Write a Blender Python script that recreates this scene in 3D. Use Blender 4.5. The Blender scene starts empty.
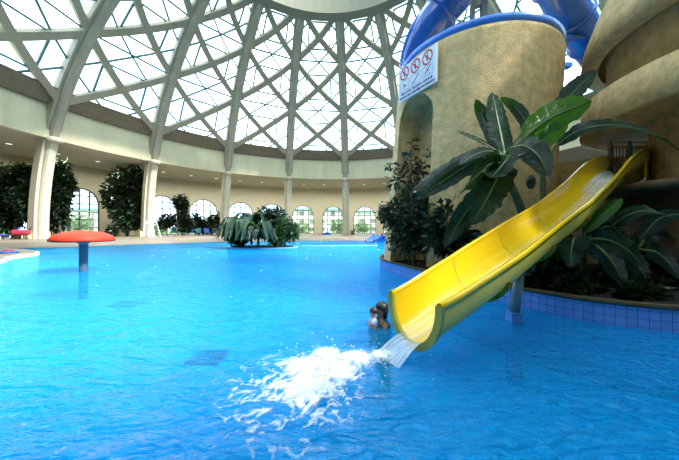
import bpy, bmesh, math, random
from mathutils import Vector, Matrix, noise
random.seed(7)
PI = math.pi
scn = bpy.context.scene
COL = scn.collection
F, CX, CY, CAMZ = 276.0, 339.5, 230.0, 1.2

def P(px, py, Y):
    """A point of the place at depth Y metres, measured from the photograph."""
    return Vector(((px - CX) / F * Y, Y, CAMZ + (CY - py) / F * Y))

# ------------------------------------------------------------------ materials
def nmat(name):
    m = bpy.data.materials.new(name); m.use_nodes = True
    nt = m.node_tree; nt.nodes.clear()
    out = nt.nodes.new('ShaderNodeOutputMaterial')
    return m, nt, out
def N(nt, typ, **kw):
    n = nt.nodes.new(typ)
    for k, v in kw.items():
        if k in n.inputs: n.inputs[k].default_value = v
        else: setattr(n, k, v)
    return n
def rgba(c): return (c[0], c[1], c[2], 1.0)
def ramp2(nt, fac, c0, c1, p0=0.3, p1=0.7):
    r = nt.nodes.new('ShaderNodeValToRGB')
    r.color_ramp.elements[0].position = p0; r.color_ramp.elements[0].color = rgba(c0)
    r.color_ramp.elements[1].position = p1; r.color_ramp.elements[1].color = rgba(c1)
    nt.links.new(fac, r.inputs[0]); return r
def simple(name, c, rough=0.5, metal=0.0, var=0.0, scale=4.0, bump=0.0, bscale=30.0, spec=0.5, stretch=None, coat=0.0):
    m, nt, out = nmat(name)
    b = N(nt, 'ShaderNodeBsdfPrincipled', Roughness=rough, Metallic=metal)
    b.inputs['Specular IOR Level'].default_value = spec
    b.inputs['Coat Weight'].default_value = coat
    b.inputs['Base Color'].default_value = rgba(c)
    tc = nt.nodes.new('ShaderNodeTexCoord')
    vec = tc.outputs['Object']
    if stretch:
        mp = nt.nodes.new('ShaderNodeMapping'); mp.inputs['Scale'].default_value = stretch
        nt.links.new(vec, mp.inputs[0]); vec = mp.outputs[0]
    if var > 0:
        n = N(nt, 'ShaderNodeTexNoise', Scale=scale, Detail=6.0, Roughness=0.65)
        nt.links.new(vec, n.inputs['Vector'])
        lo = tuple(max(0, x * (1 - var)) for x in c); hi = tuple(min(1, x * (1 + var)) for x in c)
        r = ramp2(nt, n.outputs['Fac'], lo, hi)
        nt.links.new(r.outputs[0], b.inputs['Base Color'])
    if bump > 0:
        n2 = N(nt, 'ShaderNodeTexNoise', Scale=bscale, Detail=5.0)
        nt.links.new(vec, n2.inputs['Vector'])
        bp = N(nt, 'ShaderNodeBump', Strength=bump, Distance=0.05)
        nt.links.new(n2.outputs['Fac'], bp.inputs['Height'])
        nt.links.new(bp.outputs[0], b.inputs['Normal'])
    nt.links.new(b.outputs[0], out.inputs[0])
    return m
def leafmat(name, c, gloss=0.35, trans=0.3, tc_=None, var=0.35, scale=3.0, veins=False):
    m, nt, out = nmat(name)
    tc = nt.nodes.new('ShaderNodeTexCoord')
    n = N(nt, 'ShaderNodeTexNoise', Scale=scale, Detail=3.0)
    nt.links.new(tc.outputs['Object'], n.inputs['Vector'])
    r = ramp2(nt, n.outputs['Fac'], tuple(x * (1 - var) for x in c), tuple(x * (1 + var) for x in c))
    b = N(nt, 'ShaderNodeBsdfPrincipled', Roughness=gloss)
    nt.links.new(r.outputs[0], b.inputs['Base Color'])
    t = nt.nodes.new('ShaderNodeBsdfTranslucent'); t.inputs[0].default_value = rgba(tc_ or (c[0]*3, c[1]*3, c[2]*1.5))
    mx = N(nt, 'ShaderNodeMixShader'); mx.inputs[0].default_value = trans
    if veins:
        uv = nt.nodes.new('ShaderNodeUVMap')
        w = N(nt, 'ShaderNodeTexWave', Scale=9.0, Distortion=0.6)
        w.bands_direction = 'Y'
        nt.links.new(uv.outputs[0], w.inputs['Vector'])
        bp = N(nt, 'ShaderNodeBump', Strength=0.55, Distance=0.03)
        nt.links.new(w.outputs['Fac'], bp.inputs['Height'])
        nt.links.new(bp.outputs[0], b.inputs['Normal'])
    nt.links.new(b.outputs[0], mx.inputs[1]); nt.links.new(t.outputs[0], mx.inputs[2])
    nt.links.new(mx.outputs[0], out.inputs[0])
    return m
def glassmat(name, tint=(0.96, 0.99, 1.0), refl=0.5):
    m, nt, out = nmat(name)
    tr = nt.nodes.new('ShaderNodeBsdfTransparent'); tr.inputs[0].default_value = rgba(tint)
    gl = N(nt, 'ShaderNodeBsdfGlossy', Roughness=0.02)
    fr = N(nt, 'ShaderNodeFresnel', IOR=1.4)
    mu = N(nt, 'ShaderNodeMath', operation='MULTIPLY'); mu.inputs[1].default_value = refl
    nt.links.new(fr.outputs[0], mu.inputs[0])
    mx = nt.nodes.new('ShaderNodeMixShader')
    nt.links.new(mu.outputs[0], mx.inputs[0]); nt.links.new(tr.outputs[0], mx.inputs[1]); nt.links.new(gl.outputs[0], mx.inputs[2])
    nt.links.new(mx.outputs[0], out.inputs[0])
    return m
def tilemat(name, c, line, w, h, coord='UV', var=0.1, rough=0.25, mortar=0.012, warp=0.0):
    m, nt, out = nmat(name)
    tc = nt.nodes.new('ShaderNodeTexCoord'); vec = tc.outputs[coord]
    if warp:
        nz = N(nt, 'ShaderNodeTexNoise', Scale=4.5, Detail=3.0)
        nt.links.new(vec, nz.inputs['Vector'])
        va = N(nt, 'ShaderNodeVectorMath', operation='MULTIPLY_ADD')
        va.inputs[1].default_value = (warp, warp, 0)
        nt.links.new(nz.outputs['Color'], va.inputs[0]); nt.links.new(vec, va.inputs[2]); vec = va.outputs[0]
    br = N(nt, 'ShaderNodeTexBrick'); br.offset = 0.0
    br.inputs['Scale'].default_value = 1.0
    br.inputs['Brick Width'].default_value = w; br.inputs['Row Height'].default_value = h
    br.inputs['Mortar Size'].default_value = mortar; br.inputs['Mortar Smooth'].default_value = 0.2
    br.inputs['Color1'].default_value = rgba(tuple(x * (1 - var) for x in c)); br.inputs['Color2'].default_value = rgba(tuple(min(1, x * (1 + var)) for x in c))
    br.inputs['Mortar'].default_value = rgba(line)
    nt.links.new(vec, br.inputs['Vector'])
    b = N(nt, 'ShaderNodeBsdfPrincipled', Roughness=rough)
    nt.links.new(br.outputs['Color'], b.inputs['Base Color'])
    nt.links.new(b.outputs[0], out.inputs[0])
    return m
def watermat():
    m, nt, out = nmat('pool_water')
    tc = nt.nodes.new('ShaderNodeTexCoord')
    def mapped(sx, sy, rot):
        mp = nt.nodes.new('ShaderNodeMapping'); mp.inputs['Scale'].default_value = (sx, sy, 1); mp.inputs['Rotation'].default_value = (0, 0, rot)
        nt.links.new(tc.outputs['Object'], mp.inputs[0]); return mp.outputs[0]
    n1 = N(nt, 'ShaderNodeTexNoise', Scale=1.0, Detail=2.0, Distortion=0.6); nt.links.new(mapped(2.6, 5.5, 0.35), n1.inputs['Vector'])
    n2 = N(nt, 'ShaderNodeTexNoise', Scale=1.0, Detail=3.0, Distortion=0.8); nt.links.new(mapped(9.0, 17.0, 0.2), n2.inputs['Vector'])
    ad = N(nt, 'ShaderNodeMath', operation='MULTIPLY_ADD'); ad.inputs[1].default_value = 0.35
    nt.links.new(n2.outputs['Fac'], ad.inputs[0]); nt.links.new(n1.outputs['Fac'], ad.inputs[2])
    bp = N(nt, 'ShaderNodeBump', Strength=1.0, Distance=0.19)
    nt.links.new(ad.outputs[0], bp.inputs['Height'])
    tr = nt.nodes.new('ShaderNodeBsdfTransparent'); tr.inputs[0].default_value = rgba(WATER_TINT)
    gl = N(nt, 'ShaderNodeBsdfGlossy', Roughness=0.05); gl.inputs['Color'].default_value = (0.92, 0.97, 1, 1)
    # suspended bubbles and chlorine haze in the water give it a body colour of its own
    df = N(nt, 'ShaderNodeBsdfDiffuse'); df.inputs[0].default_value = rgba(WATER_BODY)
    nt.links.new(bp.outputs[0], df.inputs['Normal'])
    nt.links.new(bp.outputs[0], gl.inputs['Normal'])
    fr = N(nt, 'ShaderNodeFresnel', IOR=1.33); nt.links.new(bp.outputs[0], fr.inputs['Normal'])
    mu = N(nt, 'ShaderNodeMath', operation='MULTIPLY'); mu.inputs[1].default_value = 0.5
    nt.links.new(fr.outputs[0], mu.inputs[0])
    mb = nt.nodes.new('ShaderNodeMixShader'); mb.inputs[0].default_value = WATER_HAZE
    nt.links.new(tr.outputs[0], mb.inputs[1]); nt.links.new(df.outputs[0], mb.inputs[2])
    mx = nt.nodes.new('ShaderNodeMixShader')
    nt.links.new(mu.outputs[0], mx.inputs[0]); nt.links.new(mb.outputs[0], mx.inputs[1]); nt.links.new(gl.outputs[0], mx.inputs[2])
    nt.links.new(mx.outputs[0], out.inputs[0])
    return m
def foammat():
    m, nt, out = nmat('white_foam')
    at = nt.nodes.new('ShaderNodeAttribute'); at.attribute_name = 'froth'
    tc = nt.nodes.new('ShaderNodeTexCoord')
    n = N(nt, 'ShaderNodeTexNoise', Scale=26.0, Detail=5.0, Roughness=0.7); nt.links.new(tc.outputs['Object'], n.inputs['Vector'])
    ad = N(nt, 'ShaderNodeMath', operation='MULTIPLY_ADD'); ad.inputs[1].default_value = 0.7
    nt.links.new(n.outputs['Fac'], ad.inputs[0]); nt.links.new(at.outputs['Fac'], ad.inputs[2])
    mr = N(nt, 'ShaderNodeMapRange'); mr.inputs['From Min'].default_value = .66; mr.inputs['From Max'].default_value = 1.5
    nt.links.new(ad.outputs[0], mr.inputs['Value'])
    tr = nt.nodes.new('ShaderNodeBsdfTransparent'); d = N(nt, 'ShaderNodeBsdfPrincipled', Roughness=.6); d.inputs['Base Color'].default_value = (.92, .96, 1, 1)
    mx = nt.nodes.new('ShaderNodeMixShader')
    nt.links.new(mr.outputs[0], mx.inputs[0]); nt.links.new(tr.outputs[0], mx.inputs[1]); nt.links.new(d.outputs[0], mx.inputs[2])
    nt.links.new(mx.outputs[0], out.inputs[0]); return m
def streammat():
    m, nt, out = nmat('running_water')
    uv = nt.nodes.new('ShaderNodeUVMap')
    mp = nt.nodes.new('ShaderNodeMapping'); mp.inputs['Scale'].default_value = (9, 2.2, 1); nt.links.new(uv.outputs[0], mp.inputs[0])
    n = N(nt, 'ShaderNodeTexNoise', Scale=1.6, Detail=6.0, Roughness=0.7); nt.links.new(mp.outputs[0], n.inputs['Vector'])
    at = nt.nodes.new('ShaderNodeAttribute'); at.attribute_name = 'froth'
    ad = N(nt, 'ShaderNodeMath', operation='MULTIPLY'); nt.links.new(n.outputs['Fac'], ad.inputs[0]); nt.links.new(at.outputs['Fac'], ad.inputs[1])
    r = ramp2(nt, ad.outputs[0], (0.0, 0, 0), (0.9, 0.9, 0.9), 0.22, 0.75)
    tr = nt.nodes.new('ShaderNodeBsdfTransparent')
    b = N(nt, 'ShaderNodeBsdfPrincipled', Roughness=0.15); b.inputs['Base Color'].default_value = (0.9, 0.95, 1, 1)
    mx = nt.nodes.new('ShaderNodeMixShader')
    nt.links.new(r.outputs[0], mx.inputs[0]); nt.links.new(tr.outputs[0], mx.inputs[1]); nt.links.new(b.outputs[0], mx.inputs[2])
    nt.links.new(mx.outputs[0], out.inputs[0])
    return m

WATER_TINT = (0.50, 0.88, 1.0)
WATER_BODY = (0.0, 0.41, 0.85)
WATER_HAZE = 0.42
M = {}
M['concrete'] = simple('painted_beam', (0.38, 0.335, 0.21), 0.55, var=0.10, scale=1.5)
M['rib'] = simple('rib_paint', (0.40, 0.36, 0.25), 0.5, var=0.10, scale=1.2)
M['parapet'] = simple('parapet_plaster', (0.76, 0.68, 0.42), 0.7, var=0.08, scale=0.8, stretch=(1, 1, 0.25))
M['wall'] = simple('wall_plaster', (0.64, 0.60, 0.42), 0.8, var=0.06, scale=0.5)
M['soffit'] = simple('soffit_plaster', (0.60, 0.55, 0.43), 0.8, var=0.06, scale=0.4)
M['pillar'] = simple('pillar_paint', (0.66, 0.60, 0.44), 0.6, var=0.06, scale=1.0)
M['plinth'] = simple('plinth_paint', (0.75, 0.63, 0.32), 0.6, var=0.05)
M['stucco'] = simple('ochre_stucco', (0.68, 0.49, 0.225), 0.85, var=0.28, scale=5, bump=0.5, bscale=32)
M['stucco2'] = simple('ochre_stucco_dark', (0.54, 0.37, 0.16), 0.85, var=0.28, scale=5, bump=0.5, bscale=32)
M['deck'] = simple('wet_stone_deck', (0.20, 0.165, 0.12), 0.5, var=0.25, scale=0.8)
M['rimwhite'] = simple('white_edge_tile', (0.85, 0.88, 0.88), 0.35, var=0.05)
M['floor'] = tilemat('pool_floor_tile', (0.012, 0.45, 0.92), (0.003, 0.22, 0.60), 0.2, 0.2, 'Object', 0.05, 0.4, 0.0045, 0.16)  # warp bends the tile lines, refraction of the ripples put into the pattern
M['tile'] = tilemat('blue_wall_tile', (0.13, 0.31, 0.75), (0.03, 0.09, 0.34), 0.1, 0.1, 'UV', 0.10, 0.2, 0.0035)
M['coping'] = simple('coping_stone', (0.11, 0.07, 0.025), 0.6, var=0.15)
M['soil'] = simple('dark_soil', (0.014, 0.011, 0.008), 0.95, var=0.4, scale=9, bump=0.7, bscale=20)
M['yellow'] = simple('yellow_fibreglass', (0.82, 0.56, 0.012), 0.16, var=0.06, scale=1.4, coat=0.6)
M['yellow_out'] = simple('yellow_fibreglass_outside', (0.72, 0.62, 0.10), 0.4, var=0.12, scale=2.0)
M['olive'] = simple('olive_flange', (0.30, 0.30, 0.03), 0.4, var=0.1)
M['steel'] = simple('galvanised_steel', (0.26, 0.28, 0.30), 0.5, 0.5, var=0.2, scale=8)
M['darksteel'] = simple('dark_painted_steel', (0.07, 0.08, 0.09), 0.4, 0.4)
M['blue'] = simple('blue_fibreglass', (0.012, 0.10, 0.44), 0.2, var=0.12, scale=1.5, coat=0.5)
M['bluelt'] = simple('blue_rim_fibreglass', (0.04, 0.22, 0.75), 0.25, var=0.1, coat=0.3)
M['red'] = simple('red_fibreglass', (0.80, 0.045, 0.015), 0.5, var=0.12, scale=3, spec=0.25)
M['bluesteel'] = simple('blue_grey_post', (0.10, 0.18, 0.24), 0.35, 0.3, var=0.15)
M['greenframe'] = simple('green_window_frame', (0.06, 0.13, 0.12), 0.5)
M['whiteframe'] = simple('white_paint', (0.8, 0.8, 0.78), 0.5)
M['greyframe'] = simple('grey_window_frame', (0.16, 0.16, 0.15), 0.5)
M['glass'] = glassmat('window_glass')
M['dglass'] = glassmat('dome_glass', (0.97, 0.99, 1.0), 0.3)
M['ficus'] = leafmat('ficus_leaf', (0.012, 0.028, 0.010), 0.35, 0.14)
M['ficus2'] = leafmat('shrub_leaf', (0.03, 0.075, 0.025), 0.35, 0.25)
M['garden'] = leafmat('garden_leaf', (0.08, 0.15, 0.05), 0.5, 0.25)
M['banana'] = leafmat('banana_leaf', (0.009, 0.030, 0.016), 0.2, 0.14, (0.08, 0.26, 0.02), veins=True)
M['bananalt'] = leafmat('banana_leaf_lit', (0.035, 0.15, 0.015), 0.25, 0.45, (0.20, 0.62, 0.03), veins=True)  # backlit green put into the leaf colour
M['islandleaf'] = leafmat('island_leaf', (0.03, 0.075, 0.04), 0.25, 0.2, (0.12, 0.34, 0.05), veins=True)
M['bananadk'] = leafmat('banana_leaf_dark', (0.006, 0.022, 0.014), 0.2, 0.1, (0.06, 0.2, 0.02), veins=True)  # darkest of the banana leaf greens
M['petiole'] = simple('leaf_stalk', (0.09, 0.17, 0.04), 0.45)
M['trunk'] = simple('banana_trunk', (0.075, 0.085, 0.03), 0.6, var=0.5, scale=6, stretch=(1, 1, 4))
M['bark'] = simple('grey_bark', (0.09, 0.07, 0.05), 0.85, var=0.3, scale=12)
M['water'] = watermat()
M['stream'] = streammat()
M['foam'] = foammat()
M['signwhite'] = simple('sign_white', (0.72, 0.80, 0.86), 0.35)
M['signred'] = simple('sign_red', (0.55, 0.03, 0.05), 0.4)
M['signblue'] = simple('sign_navy', (0.03, 0.04, 0.22), 0.4)
M['skin'] = simple('skin', (0.32, 0.16, 0.10), 0.5)
M['skinlt'] = simple('skin_light', (0.50, 0.28, 0.20), 0.5)
M['hair'] = simple('black_hair', (0.012, 0.010, 0.010), 0.45, var=0.3, scale=40)
M['hairbrown'] = simple('brown_hair', (0.05, 0.025, 0.018), 0.5, var=0.3, scale=40)
M['suit'] = simple('dark_swimsuit', (0.02, 0.05, 0.08), 0.6)
M['shirt'] = simple('light_blue_shirt', (0.30, 0.48, 0.85), 0.7, var=0.3, scale=25)
M['eyewhite'] = simple('eye_white', (0.8, 0.8, 0.8), 0.3)
M['teal'] = simple('teal_fabric', (0.02, 0.22, 0.24), 0.8)
M['darkfab'] = simple('dark_fabric', (0.02, 0.025, 0.05), 0.8)
M['bluefab'] = simple('blue_fabric', (0.03, 0.12, 0.5), 0.8)
M['redfab'] = simple('red_fabric', (0.45, 0.03, 0.06), 0.8)
M['wood'] = simple('brown_wood', (0.22, 0.12, 0.05), 0.6, var=0.3, scale=10)
M['grass'] = simple('lawn', (0.14, 0.24, 0.06), 0.9, var=0.3, scale=1.5)
M['bwall'] = simple('pale_render', (0.62, 0.58, 0.5), 0.8, var=0.08)
M['broof'] = simple('teal_roof', (0.14, 0.34, 0.36), 0.6)
m_, nt_, out_ = nmat('lamp_glow'); e_ = nt_.nodes.new('ShaderNodeEmission'); e_.inputs[0].default_value = (1, .93, .8, 1); e_.inputs[1].default_value = 1.0; nt_.links.new(e_.outputs[0], out_.inputs[0]); M['lampglow'] = m_
LAMP = 170.0
M['tealbar'] = simple('teal_glazing_bar', (0.10, 0.22, 0.21), 0.5)
M['islerim'] = simple('pale_blue_rim', (0.22, 0.46, 0.70), 0.4, var=0.15)
M['ringpaint'] = simple('olive_ring_paint', (0.26, 0.24, 0.16), 0.6, var=0.1)
M['gutter'] = simple('brown_gutter', (0.20, 0.155, 0.09), 0.7, var=0.2)
M['rock'] = simple('brown_rock_shaded', (0.16, 0.10, 0.05), 0.8, var=0.35, scale=4, bump=0.5, bscale=20)  # brown with the shade around the landing put into the colour
M['drain'] = simple('drain_grating', (0.005, 0.05, 0.16), 0.5)

# ------------------------------------------------------------------ mesh helpers
class MB:
    def __init__(s): s.v = []; s.f = []; s.uv = {}; s.smooth = set()
    def add(s, verts, faces, uvs=None, smooth=False):
        o = len(s.v); s.v += [Vector(p) for p in verts]
        for i, f in enumerate(faces):
            if uvs is not None: s.uv[len(s.f)] = uvs[i]
            if smooth: s.smooth.add(len(s.f))
            s.f.append(tuple(o + j for j in f))
        return s
    def box(s, c, size, rz=0.0, mtx=None):
        c = Vector(c); hx, hy, hz = size[0]/2, size[1]/2, size[2]/2
        R = mtx or Matrix.Rotation(rz, 3, 'Z')
        vs = [c + R @ Vector((x*hx, y*hy, z*hz)) for x in (-1, 1) for y in (-1, 1) for z in (-1, 1)]
        return s.add(vs, [(0,1,3,2),(4,6,7,5),(0,4,5,1),(2,3,7,6),(0,2,6,4),(1,5,7,3)])
    def bar(s, a, b, w, d=None, up=(0, 0, 1)):
        a = Vector(a); b = Vector(b); d = d or w
        t = (b - a); L = t.length
        if L < 1e-6: return s
        t.normalize(); u = Vector(up)
        if abs(t.dot(u)) > 0.98: u = Vector((1, 0, 0))
        sd = t.cross(u).normalized(); u = sd.cross(t).normalized()
        vs = [p + sd*x*w/2 + u*y*d/2 for p in (a, b) for x, y in ((-1,-1),(1,-1),(1,1),(-1,1))]
        return s.add(vs, [(3,2,1,0),(4,5,6,7),(0,1,5,4),(1,2,6,5),(2,3,7,6),(3,0,4,7)])
    def tube(s, pts, r, n=10, caps=True, closed=False):
        pts = [Vector(p) for p in pts]; m = len(pts)
        rad = r if callable(r) else (lambda t: r)
        t0 = (pts[1] - pts[0]).normalized()
        u = Vector((0, 0, 1)) if abs(t0.z) < 0.9 else Vector((1, 0, 0))
        vs = []
        for i, p in enumerate(pts):
            if closed: t = (pts[(i+1) % m] - pts[i-1]).normalized()
            else: t = (pts[min(i+1, m-1)] - pts[max(i-1, 0)]).normalized()
            sd = t.cross(u)
            if sd.length < 1e-5: sd = t.cross(Vector((0, 1, 0)))
            sd.normalize(); u = sd.cross(t).normalized()
            rr = rad(i / (m - 1))
            vs += [p + (sd*math.cos(2*PI*k/n) + u*math.sin(2*PI*k/n)) * rr for k in range(n)]
        fs = []
        for i in range(m if closed else m - 1):
            for k in range(n):
                a, b = i*n + k, i*n + (k+1) % n; i2 = (i+1) % m
                fs.append((a, b, i2*n + (k+1) % n, i2*n + k))
        if caps and not closed:
            fs.append(tuple(reversed(range(n)))); fs.append(tuple((m-1)*n + k for k in range(n)))
        return s.add(vs, fs, smooth=True)
    def lathe(s, prof, c=(0, 0), n=48, a0=0.0, a1=2*PI, smooth=True, closed_prof=False):
        full = abs(a1 - a0 - 2*PI) < 1e-6
        cols = n if full else n + 1; m = len(prof); vs = []
        for j in range(cols):
            a = a0 + (a1 - a0) * j / n
            vs += [Vector((c[0] + r*math.cos(a), c[1] + r*math.sin(a), z)) for r, z in prof]
        fs = []
        for j in range(n):
            j2 = (j+1) % cols
            for i in range(m if closed_prof else m - 1):
                i2 = (i+1) % m
                fs.append((j*m+i, j2*m+i, j2*m+i2, j*m+i2))
        return s.add(vs, fs, smooth=smooth)
    def ellipsoid(s, c, r, nu=16, nv=10, mtx=None):
        vs = []; c = Vector(c)
        for i in range(nv + 1):
            th = PI * i / nv
            for j in range(nu):
                ph = 2*PI*j/nu
                p = Vector((r[0]*math.sin(th)*math.cos(ph), r[1]*math.sin(th)*math.sin(ph), r[2]*math.cos(th)))
                vs.append(c + (mtx @ p if mtx else p))
        fs = [(i*nu+j, (i+1)*nu+j, (i+1)*nu+(j+1)%nu, i*nu+(j+1)%nu) for i in range(nv) for j in range(nu)]
        return s.add(vs, fs, smooth=True)
    def prism(s, poly, z0, z1, uv=False):
        n = len(poly); vs = [Vector((p[0], p[1], z0)) for p in poly] + [Vector((p[0], p[1], z1)) for p in poly]
        fs = [(i, (i+1) % n, n+(i+1) % n, n+i) for i in range(n)] + [tuple(range(n, 2*n)), tuple(reversed(range(n)))]
        return s.add(vs, fs)
    def mesh(s, name):
        me = bpy.data.meshes.new(name)
        me.from_pydata([tuple(v) for v in s.v], [], s.f)
        for i in s.smooth: me.polygons[i].use_smooth = True
        if s.uv:
            ul = me.uv_layers.new(name='UVMap')
            for fi, u in s.uv.items():
                for li, c in zip(me.polygons[fi].loop_indices, u): ul.data[li].uv = c
        me.update(); return me
    def build(s, name, mat, parent=None, origin=None):
        if origin is None and parent is None and s.v:
            xs = [v.x for v in s.v]; ys = [v.y for v in s.v]; zs = [v.z for v in s.v]
            origin = Vector(((min(xs)+max(xs))/2, (min(ys)+max(ys))/2, min(zs)))
        off = Vector(origin) if parent is None else (Vector(parent['_w']) if '_w' in parent else Vector((0, 0, 0)))
        for v in s.v: v -= off
        me = s.mesh(name); me.materials.append(M[mat] if isinstance(mat, str) else mat)
        o = bpy.data.objects.new(name, me); COL.objects.link(o)
        if parent is None: o.location = off
        else: o.parent = parent
        o['_w'] = tuple(off)
        return o
def tag(o, label=None, cat=None, group=None, kind=None):
    if label: o['label'] = label
    if cat: o['category'] = cat
    if group: o['group'] = group
    if kind: o['kind'] = kind
    return o
def thing(name, loc, label, cat, group=None, kind=None):
    o = bpy.data.objects.new(name, None); COL.objects.link(o); o.location = loc
    o.empty_display_size = 0.2; o['_w'] = tuple(loc)
    return tag(o, label, cat, group, kind)
def copy_tree(o, parent=None):
    c = o.copy(); COL.objects.link(c)
    if parent: c.parent = parent
    for ch in list(o.children): copy_tree(ch, c)
    return c
def catmull(pts, n):
    pts = [Vector(p) for p in pts]; out = []
    ext = [2*pts[0]-pts[1]] + pts + [2*pts[-1]-pts[-2]]
    segs = len(pts) - 1
    for k in range(n + 1):
        t = k / n * segs; i = min(int(t), segs - 1); u = t - i
        a, b, c, d = ext[i:i+4]
        out.append(0.5*((2*b) + (c-a)*u + (2*a-5*b+4*c-d)*u*u + (3*b-a-3*c+d)*u**3))
    return out
def interp(tab, x):
    if x <= tab[0][0]: return tab[0][1]
    for (a, b), (c, d) in zip(tab, tab[1:]):
        if x <= c: return b + (d-b)*(x-a)/(c-a)
    return tab[-1][1]

# ------------------------------------------------------------------ building shell
DC = Vector((-1.0, 19.7, 0.95)); RS = 28.5
RIB0, DTH = 2.894, PI/9
def sph(th, ph, R): return DC + Vector((R*math.cos(ph)*math.cos(th), R*math.cos(ph)*math.sin(th), R*math.sin(ph)))
R2 = 38.5
DECK = 0.35
ZR0, ZR1 = 9.86, 13.0
rad = math.radians

# deck / floor
pool = [(-8,-5),(-14,1),(-21,9),(-23.5,15),(-22.5,17.6),(-19.1,18.9),(-17.5,22),(-13.4,26.5),(-9,28.8),(-4.3,30),(0.5,31),(4.6,31.5),(9,30.5),(13,27),(16,20),(16,8),(13,-3),(6,-6),(-2,-6)]
pp = []
for i in range(len(pool)):
    q = [Vector((*pool[(i+k) % len(pool)], 0)) for k in (-1, 0, 1, 2)]
    for k in range(6):
        u = k/6; a, b, c, d = q
        pp.append(0.5*((2*b)+(c-a)*u+(2*a-5*b+4*c-d)*u*u+(3*b-a-3*c+d)*u**3))
cen = Vector((-2, 14, 0))
bm = bmesh.new()
r0 = [bm.verts.new((p.x, p.y, 0.02)) for p in pp]
rb = [bm.verts.new((p.x, p.y, -0.5)) for p in pp]
r1 = []
for p in pp:
    d = (p - cen).normalized(); r1.append(bm.verts.new((p.x + d.x*1.5, p.y + d.y*1.5, DECK)))
NO = 96
ro = [bm.verts.new((DC.x + 39.4*math.cos(2*PI*k/NO), DC.y + 39.4*math.sin(2*PI*k/NO), DECK)) for k in range(NO)]
n = len(pp)
for i in range(n):
    j = (i+1) % n
    bm.faces.new((r0[i], r0[j], r1[j], r1[i])); bm.faces.new((rb[i], rb[j], r0[j], r0[i]))
e1 = [bm.edges.get((r1[i], r1[(i+1) % n])) for i in range(n)]
e2 = [bm.edges.new((ro[i], ro[(i+1) % NO])) for i in range(NO)]
bmesh.ops.triangle_fill(bm, use_beauty=True, edges=e1 + e2)
bmesh.ops.recalc_face_normals(bm, faces=bm.faces)
me = bpy.data.meshes.new('floor'); bm.to_mesh(me); bm.free(); me.materials.append(M['deck'])
o = bpy.data.objects.new('floor', me); COL.objects.link(o)
tag(o, 'brown wet stone deck around the blue pool', 'floor', kind='structure')
MB().box((0, 13, -0.86), (52, 44, 0.12)).build('pool_floor', 'floor')
tag(bpy.data.objects['pool_floor'], 'blue tiled bottom of the pool under the water', 'pool floor', kind='structure')
mb = MB(); mb.add([(-26,-6.5,0),(17.5,-6.5,0),(17.5,33,0),(-26,33,0)], [(0,1,2,3)])
tag(mb.build('pool_water', 'water'), 'rippling bright blue water filling the pool', 'water', kind='structure')

# peninsula of deck at the left
pen = catmull([(-24,15.5,0),(-19.5,16.0,0),(-16,14.4,0),(-14.35,13.2,0),(-13.85,12.3,0),(-13.3,11.2,0),(-12.0,9.6,0),(-12,7,0),(-16,4,0)], 40)
t = thing('pool_peninsula', (-15, 11, 0), 'low rounded deck spit with white rim reaching into pool at far left', 'deck', kind='structure')
mb = MB(); mb.prism([(p.x - 0.12*(p-Vector((-20,9,0))).normalized().x, p.y - 0.12*(p-Vector((-20,9,0))).normalized().y) for p in pen], -0.8, 0.17); mb.build('deck_slab', 'deck', t)
mb = MB(); mb.prism([(p.x, p.y) for p in pen], -0.8, 0.13); mb.build('edge_rim', 'rimwhite', t)

# outer wall with arched openings
wins = [(162.5, 5.6, 5.8), (152.6, 6.4, 5.75), (137.4, 6.9, 5.7), (127.85, 7.1, 5.55), (118.2, 6.9, 5.4), (109.25, 7.1, 5.3), (99.9, 6.9, 5.1), (90.5, 6.9, 4.9), (80.7, 7.1, 4.85), (71.4, 7.0, 4.85)]
def wp(deg, z, R=R2): return (DC.x + R*math.cos(rad(deg)), DC.y + R*math.sin(rad(deg)), z)
mb = MB()
segs = []
wl = sorted([(c - w/2, c + w/2, c, w, CAMZ + h) for c, w, h in wins])
cur = -120.0
for a0, a1, c, w, zt in wl:
    k = max(1, int((a0 - cur) / 4))
    for i in range(k): segs.append((cur + (a0-cur)*i/k, cur + (a0-cur)*(i+1)/k, None))
    for i in range(20): segs.append((a0 + (a1-a0)*i/20, a0 + (a1-a0)*(i+1)/20, (c, w, zt)))
    cur = a1
for i in range(20): segs.append((cur + (240-cur)*i/20, cur + (240-cur)*(i+1)/20, None))
def archz(deg, c, w, zt):
    x = (deg - c) / (w/2); rise = rad(w/2) * R2
    return zt - rise + rise * math.sqrt(max(0, 1 - x*x))
SILL = DECK + 0.12
for a, b, wi in segs:
    if wi is None:
        mb.add([wp(a, 0), wp(b, 0), wp(b, 10), wp(a, 10)], [(0,1,2,3)])
        mb.add([wp(a, 0, R2+.5), wp(b, 0, R2+.5), wp(b, 10, R2+.5), wp(a, 10, R2+.5)], [(0,1,2,3)])
    else:
        za, zb = archz(a, *wi), archz(b, *wi)
        for R in (R2, R2+.5):
            mb.add([wp(a, za, R), wp(b, zb, R), wp(b, 10, R), wp(a, 10, R)], [(0,1,2,3)])
            mb.add([wp(a, 0, R), wp(b, 0, R), wp(b, SILL, R), wp(a, SILL, R)], [(0,1,2,3)])
        mb.add([wp(a, za), wp(b, zb), wp(b, zb, R2+.5), wp(a, za, R2+.5)], [(0,1,2,3)])
        mb.add([wp(a, SILL), wp(b, SILL), wp(b, SILL, R2+.5), wp(a, SILL, R2+.5)], [(0,1,2,3)])
        c, w, zt = wi
        for e, z in ((a, za), (b, zb)):
            if abs(abs(e - c) - w/2) < 1e-6: mb.add([wp(e, SILL), wp(e, z), wp(e, z, R2+.5), wp(e, SILL, R2+.5)], [(0,1,2,3)])
tag(mb.build('wall_back', 'wall', origin=(DC.x, DC.y, 0)), 'long curved cream outer wall pierced by arched windows', 'wall', kind='structure')
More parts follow.
